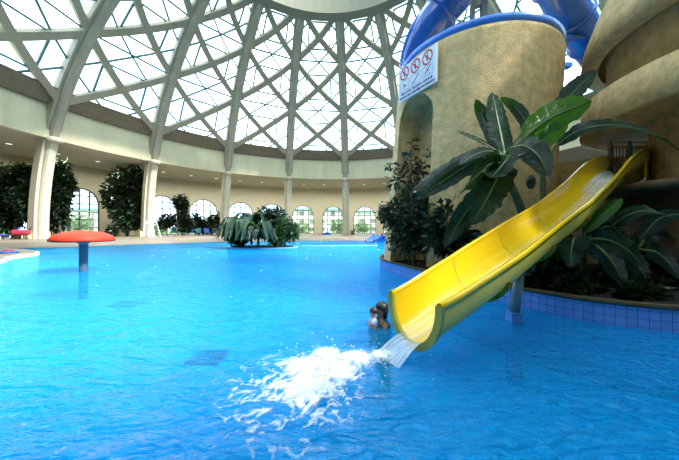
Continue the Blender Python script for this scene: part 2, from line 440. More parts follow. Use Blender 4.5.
mb = MB().lathe([(27.4, ZR0), (39.2, ZR0), (39.2, 10.3), (27.4, 10.3)], (DC.x, DC.y), 96, smooth=False, closed_prof=True)
tag(mb.build('ceiling_gallery', 'soffit', origin=(DC.x, DC.y, ZR0)), 'flat shaded soffit between the ring beam and the outer wall', 'ceiling', kind='structure')
mb = MB().lathe([(27.05, ZR0-.02), (27.5, ZR0-.02), (27.6, ZR1), (27.1, ZR1)], (DC.x, DC.y), 96, smooth=False, closed_prof=True)
tag(mb.build('trim_parapet', 'parapet', origin=(DC.x, DC.y, ZR0)), 'broad pale ring beam under the glass dome', 'beam', kind='structure')
mb = MB().lathe([(26.6, ZR1), (27.6, ZR1), (27.0, ZR1+1.3), (25.7, ZR1+1.3)], (DC.x, DC.y), 96, smooth=False, closed_prof=True)
tag(mb.build('trim_gutter', 'gutter', origin=(DC.x, DC.y, ZR1)), 'dark brown gutter ledge on top of the pale ring beam', 'ledge', kind='structure')

# recessed downlights in the gallery soffit, their light added to brighten the wall
dl = 0
for i in range(17):
    a_ = rad(166 - i*6.6); dx, dy = DC.x + 33.2*math.cos(a_), DC.y + 33.2*math.sin(a_)
    t = thing('downlight', (dx, dy, ZR0), 'one of the small round downlights in a row along the gallery soffit, with light added for the wall', 'lamp', 'downlights in the gallery soffit')
    MB().lathe([(.22, ZR0), (.3, ZR0-.03), (.34, ZR0), (.3, ZR0+.02)], (dx, dy), 20, closed_prof=True).build('bezel', 'greyframe', t)
    MB().lathe([(.001, ZR0-.01), (.24, ZR0-.012)], (dx, dy), 20).build('diffuser', 'lampglow', t)
    ld = bpy.data.lights.new('downlight_fill', 'AREA'); ld.energy = LAMP; ld.color = (1, .96, .88); ld.shape = 'DISK'; ld.size = .45; ld.spread = rad(170)
    lo = bpy.data.objects.new('downlight_fill', ld); COL.objects.link(lo); lo.parent = t; lo.location = (0, 0, -.05)
# windows
wlab = ['arched garden window at far left behind the dark tree', None,
 'arched window behind the round topiary tree, column at its left', 'arched window behind the low dark shrubs, second right of the white guard chair',
 'arched window just left of the plant island', 'arched window mostly hidden by the bushes of the plant island',
 'arched window just right of the plant island', 'arched window left of the column standing nearest the ochre tower', 'arched window right of the column standing nearest the ochre tower', 'arched window hidden by the ochre tower']
def window(idx, c, w, h):
    zt = CAMZ + h; R = R2 + .22
    t = thing('door_1' if idx == 1 else 'window_%d' % (idx+1), wp(c, SILL, R), wlab[idx] or 'wide arched glazed doorway with green frame behind the red mushroom', 'door' if idx == 1 else 'window', kind='structure')
    fm = 'greenframe' if idx == 1 else 'greyframe'
    mb = MB(); a0, a1 = c - w/2, c + w/2
    arc = [Vector(wp(a0, SILL, R))] + [Vector(wp(a0 + w*i/20, archz(a0 + w*i/20, c, w, zt), R)) for i in range(21)] + [Vector(wp(a1, SILL, R))]
    up = (math.cos(rad(c)), math.sin(rad(c)), 0)
    for p, q in zip(arc, arc[1:]): mb.bar(p, q, 0.3, 0.16, up)
    mb.bar(arc[0], arc[-1], 0.2, 0.16, up)
    cols = 4
    for k in range(1, cols):
        d = a0 + w*k/cols; mb.bar(wp(d, SILL, R), wp(d, archz(d, c, w, zt), R), 0.17, 0.12, up)
    rise = rad(w/2)*R2; rows = 6
    for k in range(1, rows):
        z = SILL + (zt - SILL)*k/rows
        x = 1.0 if z < zt - rise else math.sqrt(max(0, 1 - ((z - zt + rise)/rise)**2))
        mb.bar(wp(c - w/2*x, z, R), wp(c + w/2*x, z, R), 0.14, 0.12, up)
    mb.build('window_frame', fm, t)
    g = MB()
    for i in range(20):
        a, b = a0 + w*i/20, a0 + w*(i+1)/20
        g.add([wp(a, SILL, R), wp(b, SILL, R), wp(b, archz(b, c, w, zt), R), wp(a, archz(a, c, w, zt), R)], [(0,1,2,3)])
    g.build('pane', 'glass', t)
    if idx == 1:
        for sgn in (-1, 1):
            lf = MB(); q0, q1 = c - 0.15, c + sgn*1.35 - 0.15; zd = SILL + 2.7; Rr = R - .15
            lf.bar(wp(q0, SILL, Rr), wp(q0, zd, Rr), .16, .1, up); lf.bar(wp(q1, SILL, Rr), wp(q1, zd, Rr), .16, .1, up)
            lf.bar(wp(q0, zd, Rr), wp(q1, zd, Rr), .16, .1, up); lf.bar(wp(q0, SILL+.15, Rr), wp(q1, SILL+.15, Rr), .3, .1, up); lf.bar(wp(q0, SILL+1.1, Rr), wp(q1, SILL+1.1, Rr), .08, .1, up)
            d = lf.build('door_leaf', 'whiteframe', t)
            MB().tube([wp(q0 + sgn*.15, SILL+1.0, Rr-.1), wp(q0 + sgn*.15, SILL+1.5, Rr-.1)], .03, 6).build('handle', 'steel', d)
        mb = MB(); mb.bar(wp(c-2.1, SILL+3.3, R-.15), wp(c+2.1, SILL+3.3, R-.15), .18, .14, up)
        mb.bar(wp(c+2.1, SILL, R-.15), wp(c+2.1, SILL+3.3, R-.15), .14, .14, up); mb.bar(wp(c-2.1, SILL, R-.15), wp(c-2.1, SILL+3.3, R-.15), .14, .14, up)
        mb.build('door_frame', 'whiteframe', t)
for i, wd in enumerate(wins): window(i, *wd)

# dome: ribs, diagonals, glazing
dome = thing('ceiling', (DC.x, DC.y, ZR1), 'glazed lattice dome of pale ribs and crossing beams over the pool', 'ceiling', kind='structure')
PHL = [rad(x) for x in (25.2, 39.0, 52.0, 64.2)]
def sweep(mb, path, prof, smooth=False):
    """path: (theta, phi) list; prof: (side, R) section points; builds a bar curved on the dome."""
    m = len(prof); vs = []
    for i, (th, ph) in enumerate(path):
        p = sph(th, ph, RS); a = path[max(i-1, 0)]; b = path[min(i+1, len(path)-1)]
        t = (sph(*b, RS) - sph(*a, RS)).normalized(); nrm = (p - DC).normalized(); sd = t.cross(nrm).normalized()
        vs += [DC + nrm*R + sd*s_ for s_, R in prof]
    fs = [(i*m+k, i*m+(k+1) % m, (i+1)*m+(k+1) % m, (i+1)*m+k) for i in range(len(path)-1) for k in range(m)]
    fs += [tuple(reversed(range(m))), tuple((len(path)-1)*m + k for k in range(m))]
    mb.add(vs, fs, smooth=smooth)
ribprof = [(-.58, 29.5), (-.58, 28.75), (-.36, 28.72), (-.36, 28.5), (-.27, 28.33), (-.1, 28.25), (.1, 28.25), (.27, 28.33), (.36, 28.5), (.36, 28.72), (.58, 28.75), (.58, 29.5)]
diagprof = [(-.32, 29.4), (-.32, 28.75), (.32, 28.75), (.32, 29.4)]
for k in range(18):
    th = RIB0 - k*DTH
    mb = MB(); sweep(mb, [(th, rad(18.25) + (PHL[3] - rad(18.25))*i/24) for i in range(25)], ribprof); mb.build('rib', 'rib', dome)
for k in range(18):
    tl = RIB0 - k*DTH; tr = tl - DTH
    vis = k <= 5 or k >= 17
    g = MB()
    for j in range(3):
        lo, hi = PHL[j], PHL[j+1]
        for a, b in ((tl, tr), (tr, tl)):
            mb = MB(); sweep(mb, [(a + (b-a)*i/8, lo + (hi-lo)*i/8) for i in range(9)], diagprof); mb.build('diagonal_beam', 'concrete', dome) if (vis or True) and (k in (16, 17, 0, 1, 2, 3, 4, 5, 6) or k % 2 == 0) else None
        c = ((tl+tr)/2, (lo+hi)/2); mid = lambda p, q: ((p[0]+q[0])/2, (p[1]+q[1])/2)
        A, B, C_, D = (tl, lo), (tr, lo), (tr, hi), (tl, hi)
        for tri in ((A, B, c), (B, C_, c), (C_, D, c), (D, A, c)):
            ms = [mid(tri[q], tri[(q+1) % 3]) for q in range(3)]
            for q in range(3): g.bar(sph(*ms[q], 29.25), sph(*ms[(q+1) % 3], 29.25), .17, .16, sph(*ms[q], 1) - DC)
        if j: g.bar(sph(*A, 29.25), sph(*B, 29.25), .17, .16, sph(*A, 1) - DC)
    g.build('glazing_bars', 'tealbar', dome)
mb = MB(); 
GP = [rad(24) + (PI/2 - rad(24))*i/16 for i in range(17)]
mb.lathe([(29.35*math.cos(p), DC.z + 29.35*math.sin(p)) for p in GP], (DC.x, DC.y), 72); mb.build('pane', 'dglass', dome)
rr, rz = 28.9*math.cos(PHL[3]), DC.z + 28.9*math.sin(PHL[3])
MB().lathe([(rr+.5, rz-1.0), (rr-.5, rz-.8), (rr-.7, rz+.9), (rr+.3, rz+1.2)], (DC.x, DC.y), 72, smooth=False, closed_prof=True).build('ring_beam', 'ringpaint', dome)

# pillars: the ribs carried down to the deck
plab = ['cream arched column beside the red mushroom, the thickest in view', 'cream column behind the white guard chair', 'cream column just left of the plant island', 'cream column rising behind the right part of the plant island', 'slim cream column nearest the ochre tower']
pprof = [(-.58, 29.6), (-.58, 28.75), (-.36, 28.72), (-.36, 28.5), (-.25, 28.3), (.25, 28.3), (.36, 28.5), (.36, 28.72), (.58, 28.75), (.58, 29.6)]
for k in range(5):
    th = RIB0 - k*DTH; p0 = math.asin((DECK - DC.z)/RS)
    base = sph(th, p0, RS)
    t = thing('column', (base.x, base.y, DECK), plab[k], 'column', 'columns carrying the dome', 'structure')
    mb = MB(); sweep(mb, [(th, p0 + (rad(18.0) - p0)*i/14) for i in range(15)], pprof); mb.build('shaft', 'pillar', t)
    d = Vector((math.cos(th), math.sin(th), 0)); b2 = Vector((DC.x, DC.y, 0)) + d*29.9
    mb = MB(); mb.box((b2.x, b2.y, DECK+.35), (1.7, 1.7, .7), th); mb.build('plinth', 'plinth', t)
    cp = sph(th, rad(18.1), 28.4)
    mb = MB(); mb.lathe([(.0, -.25), (.55, -.25), (.62, -.1), (.62, .1), (.5, .22), (0, .22)], (0, 0), 16)
    for v in mb.v: v += cp
    mb.build('collar', 'pillar', t)

# ------------------------------------------------------------------ ochre tower with niche
def loft_tower(zs, cs, rs, n=96):
    mb = MB(); vs = []
    for z, c, r in zip(zs, cs, rs): vs += [(c[0] + r*math.cos(2*PI*k/n), c[1] + r*math.sin(2*PI*k/n), z) for k in range(n)]
    m = len(zs)
    fs = [(i*n+k, i*n+(k+1) % n, (i+1)*n+(k+1) % n, (i+1)*n+k) for i in range(m-1) for k in range(n)]
    fs += [tuple(reversed(range(n))), tuple((m-1)*n+k for k in range(n))]
    return mb.add(vs, fs)
TB, TT, ZT = Vector((3.66, 8.5)), Vector((4.08, 8.42)), 5.98
def tc_(z): q = (z - .3)/(ZT - .3); return TB.lerp(TT, q), 2.27 + (2.2 - 2.27)*q
tower = thing('slide_tower', (3.8, 8.5, .3), 'round ochre stucco tower with arched niche and blue rim behind the banana plants', 'tower')
zs = [.3 + (ZT-.12-.3)*i/12 for i in range(13)]
mb = loft_tower(zs + [ZT-.03, ZT], [tc_(z)[0] for z in zs] + [TT, TT], [tc_(z)[1] for z in zs] + [2.17, 2.1])
body = mb.build('tower_wall', 'stucco', tower)
chm = Vector((2.155, 7.55)); ch = Vector((.413, -.909)); nr = Vector((-.909, -.413))
cut = MB(); prof = [(-.66, .2), (.66, .2)] + [(.66*math.cos(a*PI/14), 4.2 + .66*math.sin(a*PI/14)) for a in range(15)]
vs = []
for dd in (-.62, .9):
    for s_, z in prof: q = chm + ch*s_ + nr*dd; vs.append((q.x, q.y, z))
m = len(prof)
cut.add(vs, [(i, (i+1) % m, m+(i+1) % m, m+i) for i in range(m)] + [tuple(reversed(range(m))), tuple(range(m, 2*m))])
bmx = bmesh.new(); cme = cut.mesh('cutter'); bmx.from_mesh(cme); bmesh.ops.recalc_face_normals(bmx, faces=bmx.faces); bmx.to_mesh(cme); bmx.free()
co = bpy.data.objects.new('cutter', cme); COL.objects.link(co)
bmx = bmesh.new(); bmx.from_mesh(body.data); bmesh.ops.recalc_face_normals(bmx, faces=bmx.faces); bmx.to_mesh(body.data); bmx.free()
co.location = -Vector(tower.location) * 0
body.parent = None; body.location = tower.location
md = body.modifiers.new('niche', 'BOOLEAN'); md.operation = 'DIFFERENCE'; md.object = co; md.solver = 'EXACT'
dg = bpy.context.evaluated_depsgraph_get(); dg.update()
nm = bpy.data.meshes.new_from_object(body.evaluated_get(dg)); body.modifiers.clear(); body.data = nm; nm.name = 'tower_wall'
body.location = (0, 0, 0); body.parent = tower
bpy.data.objects.remove(co)
if not nm.materials: nm.materials.append(M['stucco'])
for p in nm.polygons: p.use_smooth = False
MB().lathe([(2.12, ZT-.02), (2.17, ZT+.0), (2.2, ZT+.15), (2.14, ZT+.19), (2.05, ZT+.15), (2.0, ZT+.0)], TT, 72, closed_prof=True).build('rim', 'bluelt', tower)

# sign on the tower
def S(a, z, off=0.0):
    c, r = tc_(z); 
    d0 = math.atan2(8.2 - c.y, 1.86 - c.x); d1 = math.atan2(6.9 - c.y, 2.45 - c.x)
    if d0 < 0: d0 += 2*PI
    if d1 < 0: d1 += 2*PI
    an = d0 + (d1 - d0)*a
    return Vector((c.x + (r+off)*math.cos(an), c.y + (r+off)*math.sin(an), z))
ZS0, ZS1 = 4.83, 5.77
SW = 1.46; SH = ZS1 - ZS0
SE0, SE1 = S(.13, ZS0, 0), S(1.07, ZS0, 0)
SNO = Vector((SE1.y - SE0.y, -(SE1.x - SE0.x), 0)).normalized()
if SNO.dot(Vector((-1, -1, 0))) < 0: SNO = -SNO
def SM(u, v, off):
    q = SE0.lerp(SE1, u/SW); return q + SNO*(off + .10) + Vector((0, 0, v))     # u, v in metres on the board
sc = S(.5, ZS0, .03)
sign = thing('warning_sign', sc, 'white warning board with three red prohibition rings on ochre tower', 'sign')
mb = MB(); ns = 12; vs = []
for i in range(ns+1):
    u = SW*i/ns
    vs += [SM(u, 0, .02), SM(u, SH, .02), SM(u, SH, .05), SM(u, 0, .05)]
mb.add(vs, [(i*4+k, i*4+(k+1) % 4, (i+1)*4+(k+1) % 4, (i+1)*4+k) for i in range(ns) for k in range(4)] + [(0,1,2,3), (ns*4+3, ns*4+2, ns*4+1, ns*4)])
mb.build('board', 'signwhite', sign)
def stroke(mb, pts, w, off):
    for (x0, y0), (x1, y1) in zip(pts, pts[1:]):
        L = math.hypot(x1-x0, y1-y0); nx, ny = -(y1-y0)/L*w/2, (x1-x0)/L*w/2
        mb.add([SM(x0+nx, y0+ny, off), SM(x1+nx, y1+ny, off), SM(x1-nx, y1-ny, off), SM(x0-nx, y0-ny, off)], [(0,1,2,3)])
for q, cx in enumerate((.27, .71, 1.15)):
    cy = SH - .2; R_ = .165
    mb = MB(); ring = [(cx + R_*math.cos(2*PI*k/28), cy + R_*math.sin(2*PI*k/28)) for k in range(29)]
    stroke(mb, ring, .045, .054); stroke(mb, [(cx-.12, cy+.12), (cx+.12, cy-.12)], .035, .058); mb.build('prohibition_ring', 'signred', sign)
    mb = MB(); stroke(mb, [(cx, cy+.06), (cx, cy-.09)], .05, .055); stroke(mb, [(cx-.05, cy+.05), (cx-.02, cy-.02)], .03, .055); stroke(mb, [(cx, cy+.12), (cx, cy+.075)], .045, .055)
    mb.build('pictogram', 'signblue', sign)
    mb = MB(); y0, y1, x0, x1 = .26, .53, cx-.17, cx+.17
    stroke(mb, [(x0,y0),(x1,y0),(x1,y1),(x0,y1),(x0,y0)], .008, .054)
    if q == 0: stroke(mb, [(cx-.02,y0+.05),(cx,y0+.12),(cx-.05,y0+.2)], .035, .055); stroke(mb, [(cx,y0+.12),(cx+.09,y0+.13)], .03, .055)
    if q == 1: stroke(mb, [(cx-.12,y0+.04),(cx-.03,y0+.1),(cx+.03,y0+.15),(cx+.12,y0+.24)], .035, .055)
    if q == 2: stroke(mb, [(cx-.1,y0+.1),(cx+.02,y0+.16),(cx+.11,y0+.25)], .03, .055); stroke(mb, [(cx-.13,y0+.05),(cx+.12,y0+.05)], .012, .055); stroke(mb, [(cx-.02,y0+.2),(cx+.03,y0+.12)], .025, .055)
    mb.build('pictogram', 'signblue', sign)
def lettering(txt, x0, x1, y, h):
    cu = bpy.data.curves.new('t', 'FONT'); cu.body = txt; cu.size = h/.7; cu.resolution_u = 2
    to = bpy.data.objects.new('t', cu); COL.objects.link(to)
    dg = bpy.context.evaluated_depsgraph_get(); dg.update()
    tm = bpy.data.meshes.new_from_object(to.evaluated_get(dg)); bpy.data.objects.remove(to)
    xs = [v.co.x for v in tm.vertices]; a, b = min(xs), max(xs)
    mb = MB()
    for dx, dy in ((0, 0), (.007, .0), (-.007, 0)):
        mb.add([SM(x0 + (v.co.x-a)/(b-a)*(x1-x0) + dx, y + v.co.y + dy, .054 + abs(dx)*.1) for v in tm.vertices], [tuple(p.vertices) for p in tm.polygons])
    mb.build('lettering', 'signblue', sign)
lettering('HNE UTVC MOENTC HOULSR', .13, 1.33, .15, .068)
lettering('BOHHETCB LO EBHHBBO BOOBHOOO', .07, 1.40, .045, .068)

# blue tubes above the tower
tb = thing('blue_tube_slide', (2.0, 8.6, ZT), 'large blue enclosed tube slide curling over the ochre tower', 'slide')
path = catmull([P(415, 86, 10.4), P(417, 60, 9.5), P(430, 28, 8.8), P(460, -10, 8.2), (3.6, 6.8, 7.9), (5.0, 6.9, 7.95), P(548, -30, 7.7), P(572, 15, 8.4), P(592, 45, 9.2), P(602, 62, 10.2)], 60)
MB().tube(path, .52, 20, caps=True).build('tube', 'blue', tb)
for i in (6, 16, 42, 47, 52):
    a = path[i]; tdir = (path[i+1]-path[i-1]).normalized()
    MB().tube([a - tdir*.05, a + tdir*.05], .59, 20).build('flange', 'blue', tb)
gutter = [p + Vector((-.48, -.02, .12)) for p in path[2:20]]
MB().tube(gutter, .09, 8).build('edge_strip', 'bluelt', tb)
a = P(412, 71, 8.1); b = P(399, 74, 8.4)
MB().bar(a, b, .1, .06).build('bracket', 'darksteel', tb)
t = thing('blue_bracket', P(566, 58, 8.3), 'blue steel support bracket under the tube beside the tower', 'bracket')
mb = MB(); mb.bar(P(562, 38, 8.3), P(561, 68, 8.3), .14); mb.build('post', 'bluelt', t)
mb = MB(); mb.bar(P(555, 40, 8.3), P(592, 36, 8.6), .14); mb.bar(P(556, 50, 8.3), P(588, 28, 8.6), .1); mb.build('arm', 'blue', t)
mb = MB(); mb.box(P(565, 66, 8.3), (.3, .2, .12)); mb.build('foot', 'bluelt', t)
t = thing('handrail', P(478, 15, 7.6), 'dark posts standing on the blue rim of the tower', 'railing')
for px, w in ((472, .1), (483, .13)):
    MB().bar(P(px, 24, 7.0), P(px+1, -6, 7.0), w).build('post', 'darksteel', t)
MB().bar(P(470, 10, 7.0), P(487, 3, 7.0), .06).build('rail', 'darksteel', t)

# ------------------------------------------------------------------ spiral stair tower at the right
RC = (8.5, 5.25)
st = thing('stair_tower', (RC[0], RC[1], .3), 'big rounded ochre stair tower with banded parapets at right edge', 'tower')
def Z(h): return CAMZ + h
MB().lathe([(2.62, Z(4.0)), (2.95, Z(4.0)), (2.9, Z(4.4)), (2.66, Z(5.1)), (2.31, Z(5.9)), (1.6, Z(7.3)), (0.05, Z(8.2))], RC, 96).build('upper_parapet', 'stucco', st)
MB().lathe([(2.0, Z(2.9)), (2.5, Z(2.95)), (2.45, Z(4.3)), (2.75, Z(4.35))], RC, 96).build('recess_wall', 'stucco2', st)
MB().lathe([(1.7, Z(2.45)), (2.6, Z(2.42)), (2.85, Z(2.3)), (2.97, Z(2.32)), (2.95, Z(3.0)), (2.8, Z(3.06)), (2.4, Z(2.98))], RC, 96).build('lower_parapet', 'stucco', st)
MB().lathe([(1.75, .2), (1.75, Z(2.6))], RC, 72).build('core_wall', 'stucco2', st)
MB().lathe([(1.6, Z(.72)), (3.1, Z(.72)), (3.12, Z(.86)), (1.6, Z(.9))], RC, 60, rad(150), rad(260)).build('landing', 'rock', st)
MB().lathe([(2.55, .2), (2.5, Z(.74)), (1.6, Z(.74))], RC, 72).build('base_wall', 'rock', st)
o = MB().lathe([(3.6, .2), (3.6, 4.6), (3.2, 5.4), (2.2, 6.9), (1.2, 8.0), (0.05, 8.3)], (8.4, -1.6), 72).build('shade_drum', 'stucco')  # unseen mass added out of frame to shade the right of the pool
tag(o, 'rounded ochre stucco mass added beyond the right edge to shade the pool', 'tower', kind='structure')
# low connecting wall between the two towers
cw = catmull([(5.5, 9.4, 0), (5.95, 8.75, 0), (6.5, 8.45, 0), (7.2, 7.75, 0), (7.9, 7.55, 0)], 24)
mb = MB()
for p, q in zip(cw, cw[1:]):
    d = (q-p).normalized(); nn = Vector((-d.y, d.x, 0))*.12
    for s_ in (1, -1): mb.add([p+nn*s_+Vector((0,0,.2)), q+nn*s_+Vector((0,0,.2)), q+nn*s_+Vector((0,0,Z(2.0))), p+nn*s_+Vector((0,0,Z(2.0)))], [(0,1,2,3)])
    mb.add([p+nn+Vector((0,0,Z(2.0))), q+nn+Vector((0,0,Z(2.0))), q-nn+Vector((0,0,Z(2.0))), p-nn+Vector((0,0,Z(2.0)))], [(0,1,2,3)])
tag(mb.build('connecting_wall', 'stucco'), 'low ochre wall joining the two towers behind the slide', 'wall', kind='structure')
# guard rail at the slide start
t = thing('guard_rail', P(630, 165, 6.7), 'grey metal guard rail at the top of the yellow slide', 'railing')
RL, RRr = P(610, 141, 7.0), P(650, 141.5, 6.6)
for q, px in ((0, 0), (.5, 1), (1, 2)):
    a = RL.lerp(RRr, q); MB().bar((a.x, a.y, Z(.9)), a, .06).build('post', 'steel', t)
for dz in (0, -.12): MB().bar(RL + Vector((0, 0, dz-.05)), RRr + Vector((0, 0, dz-.02)), .035).build('rail', 'steel', t)
for k in range(1, 12):
    if k == 6: continue
    a = RL.lerp(RRr, k/12); MB().bar((a.x, a.y, Z(1.05)), a - Vector((0, 0, .1)), .02).build('baluster', 'steel', t)
MB().bar(P(657, 142, 6.3), P(654, 168, 6.3), .09, .2).build('end_panel', 'darksteel', t)

# ------------------------------------------------------------------ planter
pl = [(4.2,12.5),(2.2,11.0),(1.5,9.8),(1.28,8.7),(1.42,7.9),(1.62,7.2),(1.86,6.34),(2.27,5.2),(2.72,4.42),(3.08,3.85),(3.42,3.5),(3.95,3.22),(5,2.95),(7,2.6),(10,1.2),(15,1)]
plc = [Vector((p.x, p.y, 0)) for p in catmull([(x, y, 0) for x, y in pl], 120)]
t = thing('planter', (5, 7, 0), 'raised planting bed walled in blue tiles around the towers', 'planter', kind='structure')
mb = MB(); dist = 0
for p, q in zip(plc, plc[1:]):
    L = (q-p).length
    mb.add([(p.x,p.y,-.8),(q.x,q.y,-.8),(q.x,q.y,.27),(p.x,p.y,.27)], [(0,1,2,3)], [[(dist,-.8-.02),(dist+L,-.8-.02),(dist+L,.25),(dist,.25)]])
    dist += L
mb.build('tile_wall', 'tile', t)
mb = MB()
for i, (p, q) in enumerate(zip(plc, plc[1:])):
    def nrm(i): 
        a = plc[max(i-1,0)]; b = plc[min(i+1,len(plc)-1)]; d = (b-a).normalized(); return Vector((-d.y, d.x, 0))
    n0, n1 = nrm(i), nrm(i+1)
    sec = lambda p, n_: [p - n_*.03 + Vector((0,0,.285)), p - n_*.03 + Vector((0,0,.315)), p + n_*.06 + Vector((0,0,.315)), p + n_*.06 + Vector((0,0,.2))]
    A, B = sec(p, n0), sec(q, n1)
    mb.add(A + B, [(k, k+4, (k+1) % 4 + 4, (k+1) % 4) for k in range(4)])
mb.build('coping', 'coping', t)
bm = bmesh.new(); vv = [bm.verts.new((p.x, p.y, .26)) for p in plc] + [bm.verts.new((15, 12.5, .26))]
bmesh.ops.triangle_fill(bm, use_beauty=True, edges=[bm.edges.new((vv[i], vv[(i+1) % len(vv)])) for i in range(len(vv))])
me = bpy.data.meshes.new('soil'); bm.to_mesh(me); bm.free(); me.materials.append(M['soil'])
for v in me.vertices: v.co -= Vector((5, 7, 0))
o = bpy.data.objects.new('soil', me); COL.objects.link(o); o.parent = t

# ------------------------------------------------------------------ yellow slide
SA = Vector((.715, 2.535)); SB = Vector((6.41, 6.29)); SD = (SB-SA).normalized(); SNn = Vector((-SD.y, SD.x))
rimtab = [(-.15, -.66), (0, -.635), (.45, -.49), (1.0, -.335), (1.8, -.075), (2.3, .09), (3.4, .42), (4.7, .93), (5.7, 1.40), (6.5, 1.68), (7.1, 1.80), (7.9, 1.87)]
def rimz(s): return CAMZ + sum(interp(rimtab, s + d)*w for d, w in ((-.3,.25),(0,.5),(.3,.25)))
def depth(s): return interp([(-.15,.40),(4,.42),(6,.42),(7,.5),(7.9,.75)], s)
def W2f(s): return interp([(0, .262), (.6, .30), (1.3, .335), (7, .34)], s)
def SP(s, a, off=0.0):
    """point on the chute: a from -1 (left rim) to 1 (right rim); off pushes outwards from the surface"""
    ang = a * PI/2; D = depth(s)
    lat = math.sin(ang)*(W2f(s)+off); dz = -(math.cos(ang)**.88)*(D) - math.cos(ang)*off
    q = SA + SD*s - SNn*lat
    return Vector((q.x, q.y, rimz(s) + dz))
S0, S1 = -.06, 7.75
slide = thing('water_slide', (2.29, 3.6, 0), 'curved yellow open water slide running down into the pool', 'slide')
NS, NA = 90, 20
mb = MB(); vs = []
for i in range(NS+1):
    s = S0 + (S1-S0)*i/NS
    vs += [SP(s, -1 + 2*k/NA) for k in range(NA+1)]
fs = [(i*(NA+1)+k, (i+1)*(NA+1)+k, (i+1)*(NA+1)+k+1, i*(NA+1)+k+1) for i in range(NS) for k in range(NA)]
mb.add(vs, fs, smooth=True); mb.build('chute', 'yellow', slide)
mb = MB(); vs = []
for i in range(NS+1):
    s = S0 + (S1-S0)*i/NS; vs += [SP(s, -1 + 2*k/NA, .022) for k in range(NA+1)]
mb.add(vs, [tuple(reversed(f)) for f in fs], smooth=True)
for k in range(NA):  # end lip closing the two skins
    a, b = -1 + 2*k/NA, -1 + 2*(k+1)/NA
    for s in (S0, S1): mb.add([SP(s, a), SP(s, b), SP(s, b, .022), SP(s, a, .022)], [(0,1,2,3)])
mb.build('outer_shell', 'yellow_out', slide)
for sgn in (-1, 1):
    mb = MB(); vs = []
    for i in range(NS+1):
        s = S0 + (S1-S0)*i/NS; e = SP(s, sgn); o_ = -SNn*sgn
        o3 = Vector((o_.x, o_.y, 0))
        vs += [e - o3*.008 + Vector((0,0,-.01)), e - o3*.004 + Vector((0,0,.018)), e + o3*.03 + Vector((0,0,.024)), e + o3*.046 + Vector((0,0,.008)), e + o3*.05 + Vector((0,0,-.035)), e + o3*.03 + Vector((0,0,-.02))]
    mb.add(vs, [(i*6+k, i*6+(k+1) % 6, (i+1)*6+(k+1) % 6, (i+1)*6+k) for i in range(NS) for k in range(6)] + [(0,1,2,3,4,5), tuple(NS*6+k for k in (5,4,3,2,1,0))], smooth=True)
    mb.build('rim', 'yellow', slide)
mb = MB()
for k in range(NA):
    a, b = -1 + 2*k/NA, -1 + 2*(k+1)/NA
    mb.add([SP(S0-.012, a, -.012), SP(S0-.012, b, -.012), SP(S0-.012, b, .055), SP(S0-.012, a, .055), SP(S0+.03, a, -.004), SP(S0+.03, b, -.004), SP(S0+.03, b, .055), SP(S0+.03, a, .055)], [(0,1,2,3), (0,4,5,1), (3,2,6,7)])
mb.build('end_lip', 'olive', slide)
for s in (1.02, 2.12, 3.35, 5.2):
    mb = MB()
    for k in range(3, NA-3):
        a, b = -1 + 2*k/NA, -1 + 2*(k+1)/NA
        A = [SP(s-.013, a, .02), SP(s+.013, a, .02), SP(s+.013, a, .068), SP(s-.013, a, .068)]; B = [SP(s-.013, b, .02), SP(s+.013, b, .02), SP(s+.013, b, .068), SP(s-.013, b, .068)]
        mb.add(A+B, [(k2, k2+4, (k2+1) % 4+4, (k2+1) % 4) for k2 in range(4)])
    fl = mb.build('flange', 'olive', slide)
    for a in (.15, .4, .65): MB().ellipsoid(SP(s-.03, a, .05), (.014, .014, .014), 6, 4).build('bolt', 'darksteel', fl)
    mb = MB()     # seam inside the chute
    for k in range(NA):
        a, b = -1 + 2*k/NA, -1 + 2*(k+1)/NA
        mb.add([SP(s-.006, a, -.003), SP(s-.006, b, -.003), SP(s+.006, b, -.003), SP(s+.006, a, -.003)], [(0,1,2,3)])
    mb.build('seam', 'olive', fl)
sp = (SA + SD*1.93); top = Vector((sp.x+.03, sp.y, rimz(1.93) - depth(1.93) - .05)); bot = Vector((2.29, 3.62, .1))
post = MB().tube([bot, bot.lerp(top, .5), top], .062, 14).build('support_pole', 'steel', slide)
mb = MB(); mb.box(top + Vector((0, 0, -.0)), (.3, .1, .05), math.atan2(SD.y, SD.x)+PI/2); mb.box(top + Vector((0, 0, -.07)), (.16, .16, .03)); mb.build('clamp', 'darksteel', post)
mb = MB(); h = .072
mb.add([(bot.x-h,bot.y-h,-.8),(bot.x+h,bot.y-h,-.8),(bot.x+h,bot.y+h,-.8),(bot.x-h,bot.y+h,-.8),(bot.x-h,bot.y-h,.13),(bot.x+h,bot.y-h,.13),(bot.x+h,bot.y+h,.13),(bot.x-h,bot.y+h,.13)],
 [(0,1,5,4),(1,2,6,5),(2,3,7,6),(3,0,4,7),(4,5,6,7)], [[(0,-.8),(.19,-.8),(.19,.13),(0,.13)]]*4 + [[(0,0),(.1,0),(.1,.1),(0,.1)]])
mb.build('footing', 'tile', slide)
# start section beyond the chute
mb = MB(); c0 = SA + SD*7.35 - SNn*.36
mb.box((c0.x, c0.y, rimz(7.35)-.42), (.75, .04, .5), math.atan2(SD.y, SD.x)); mb.build('start_panel', 'yellow', slide)

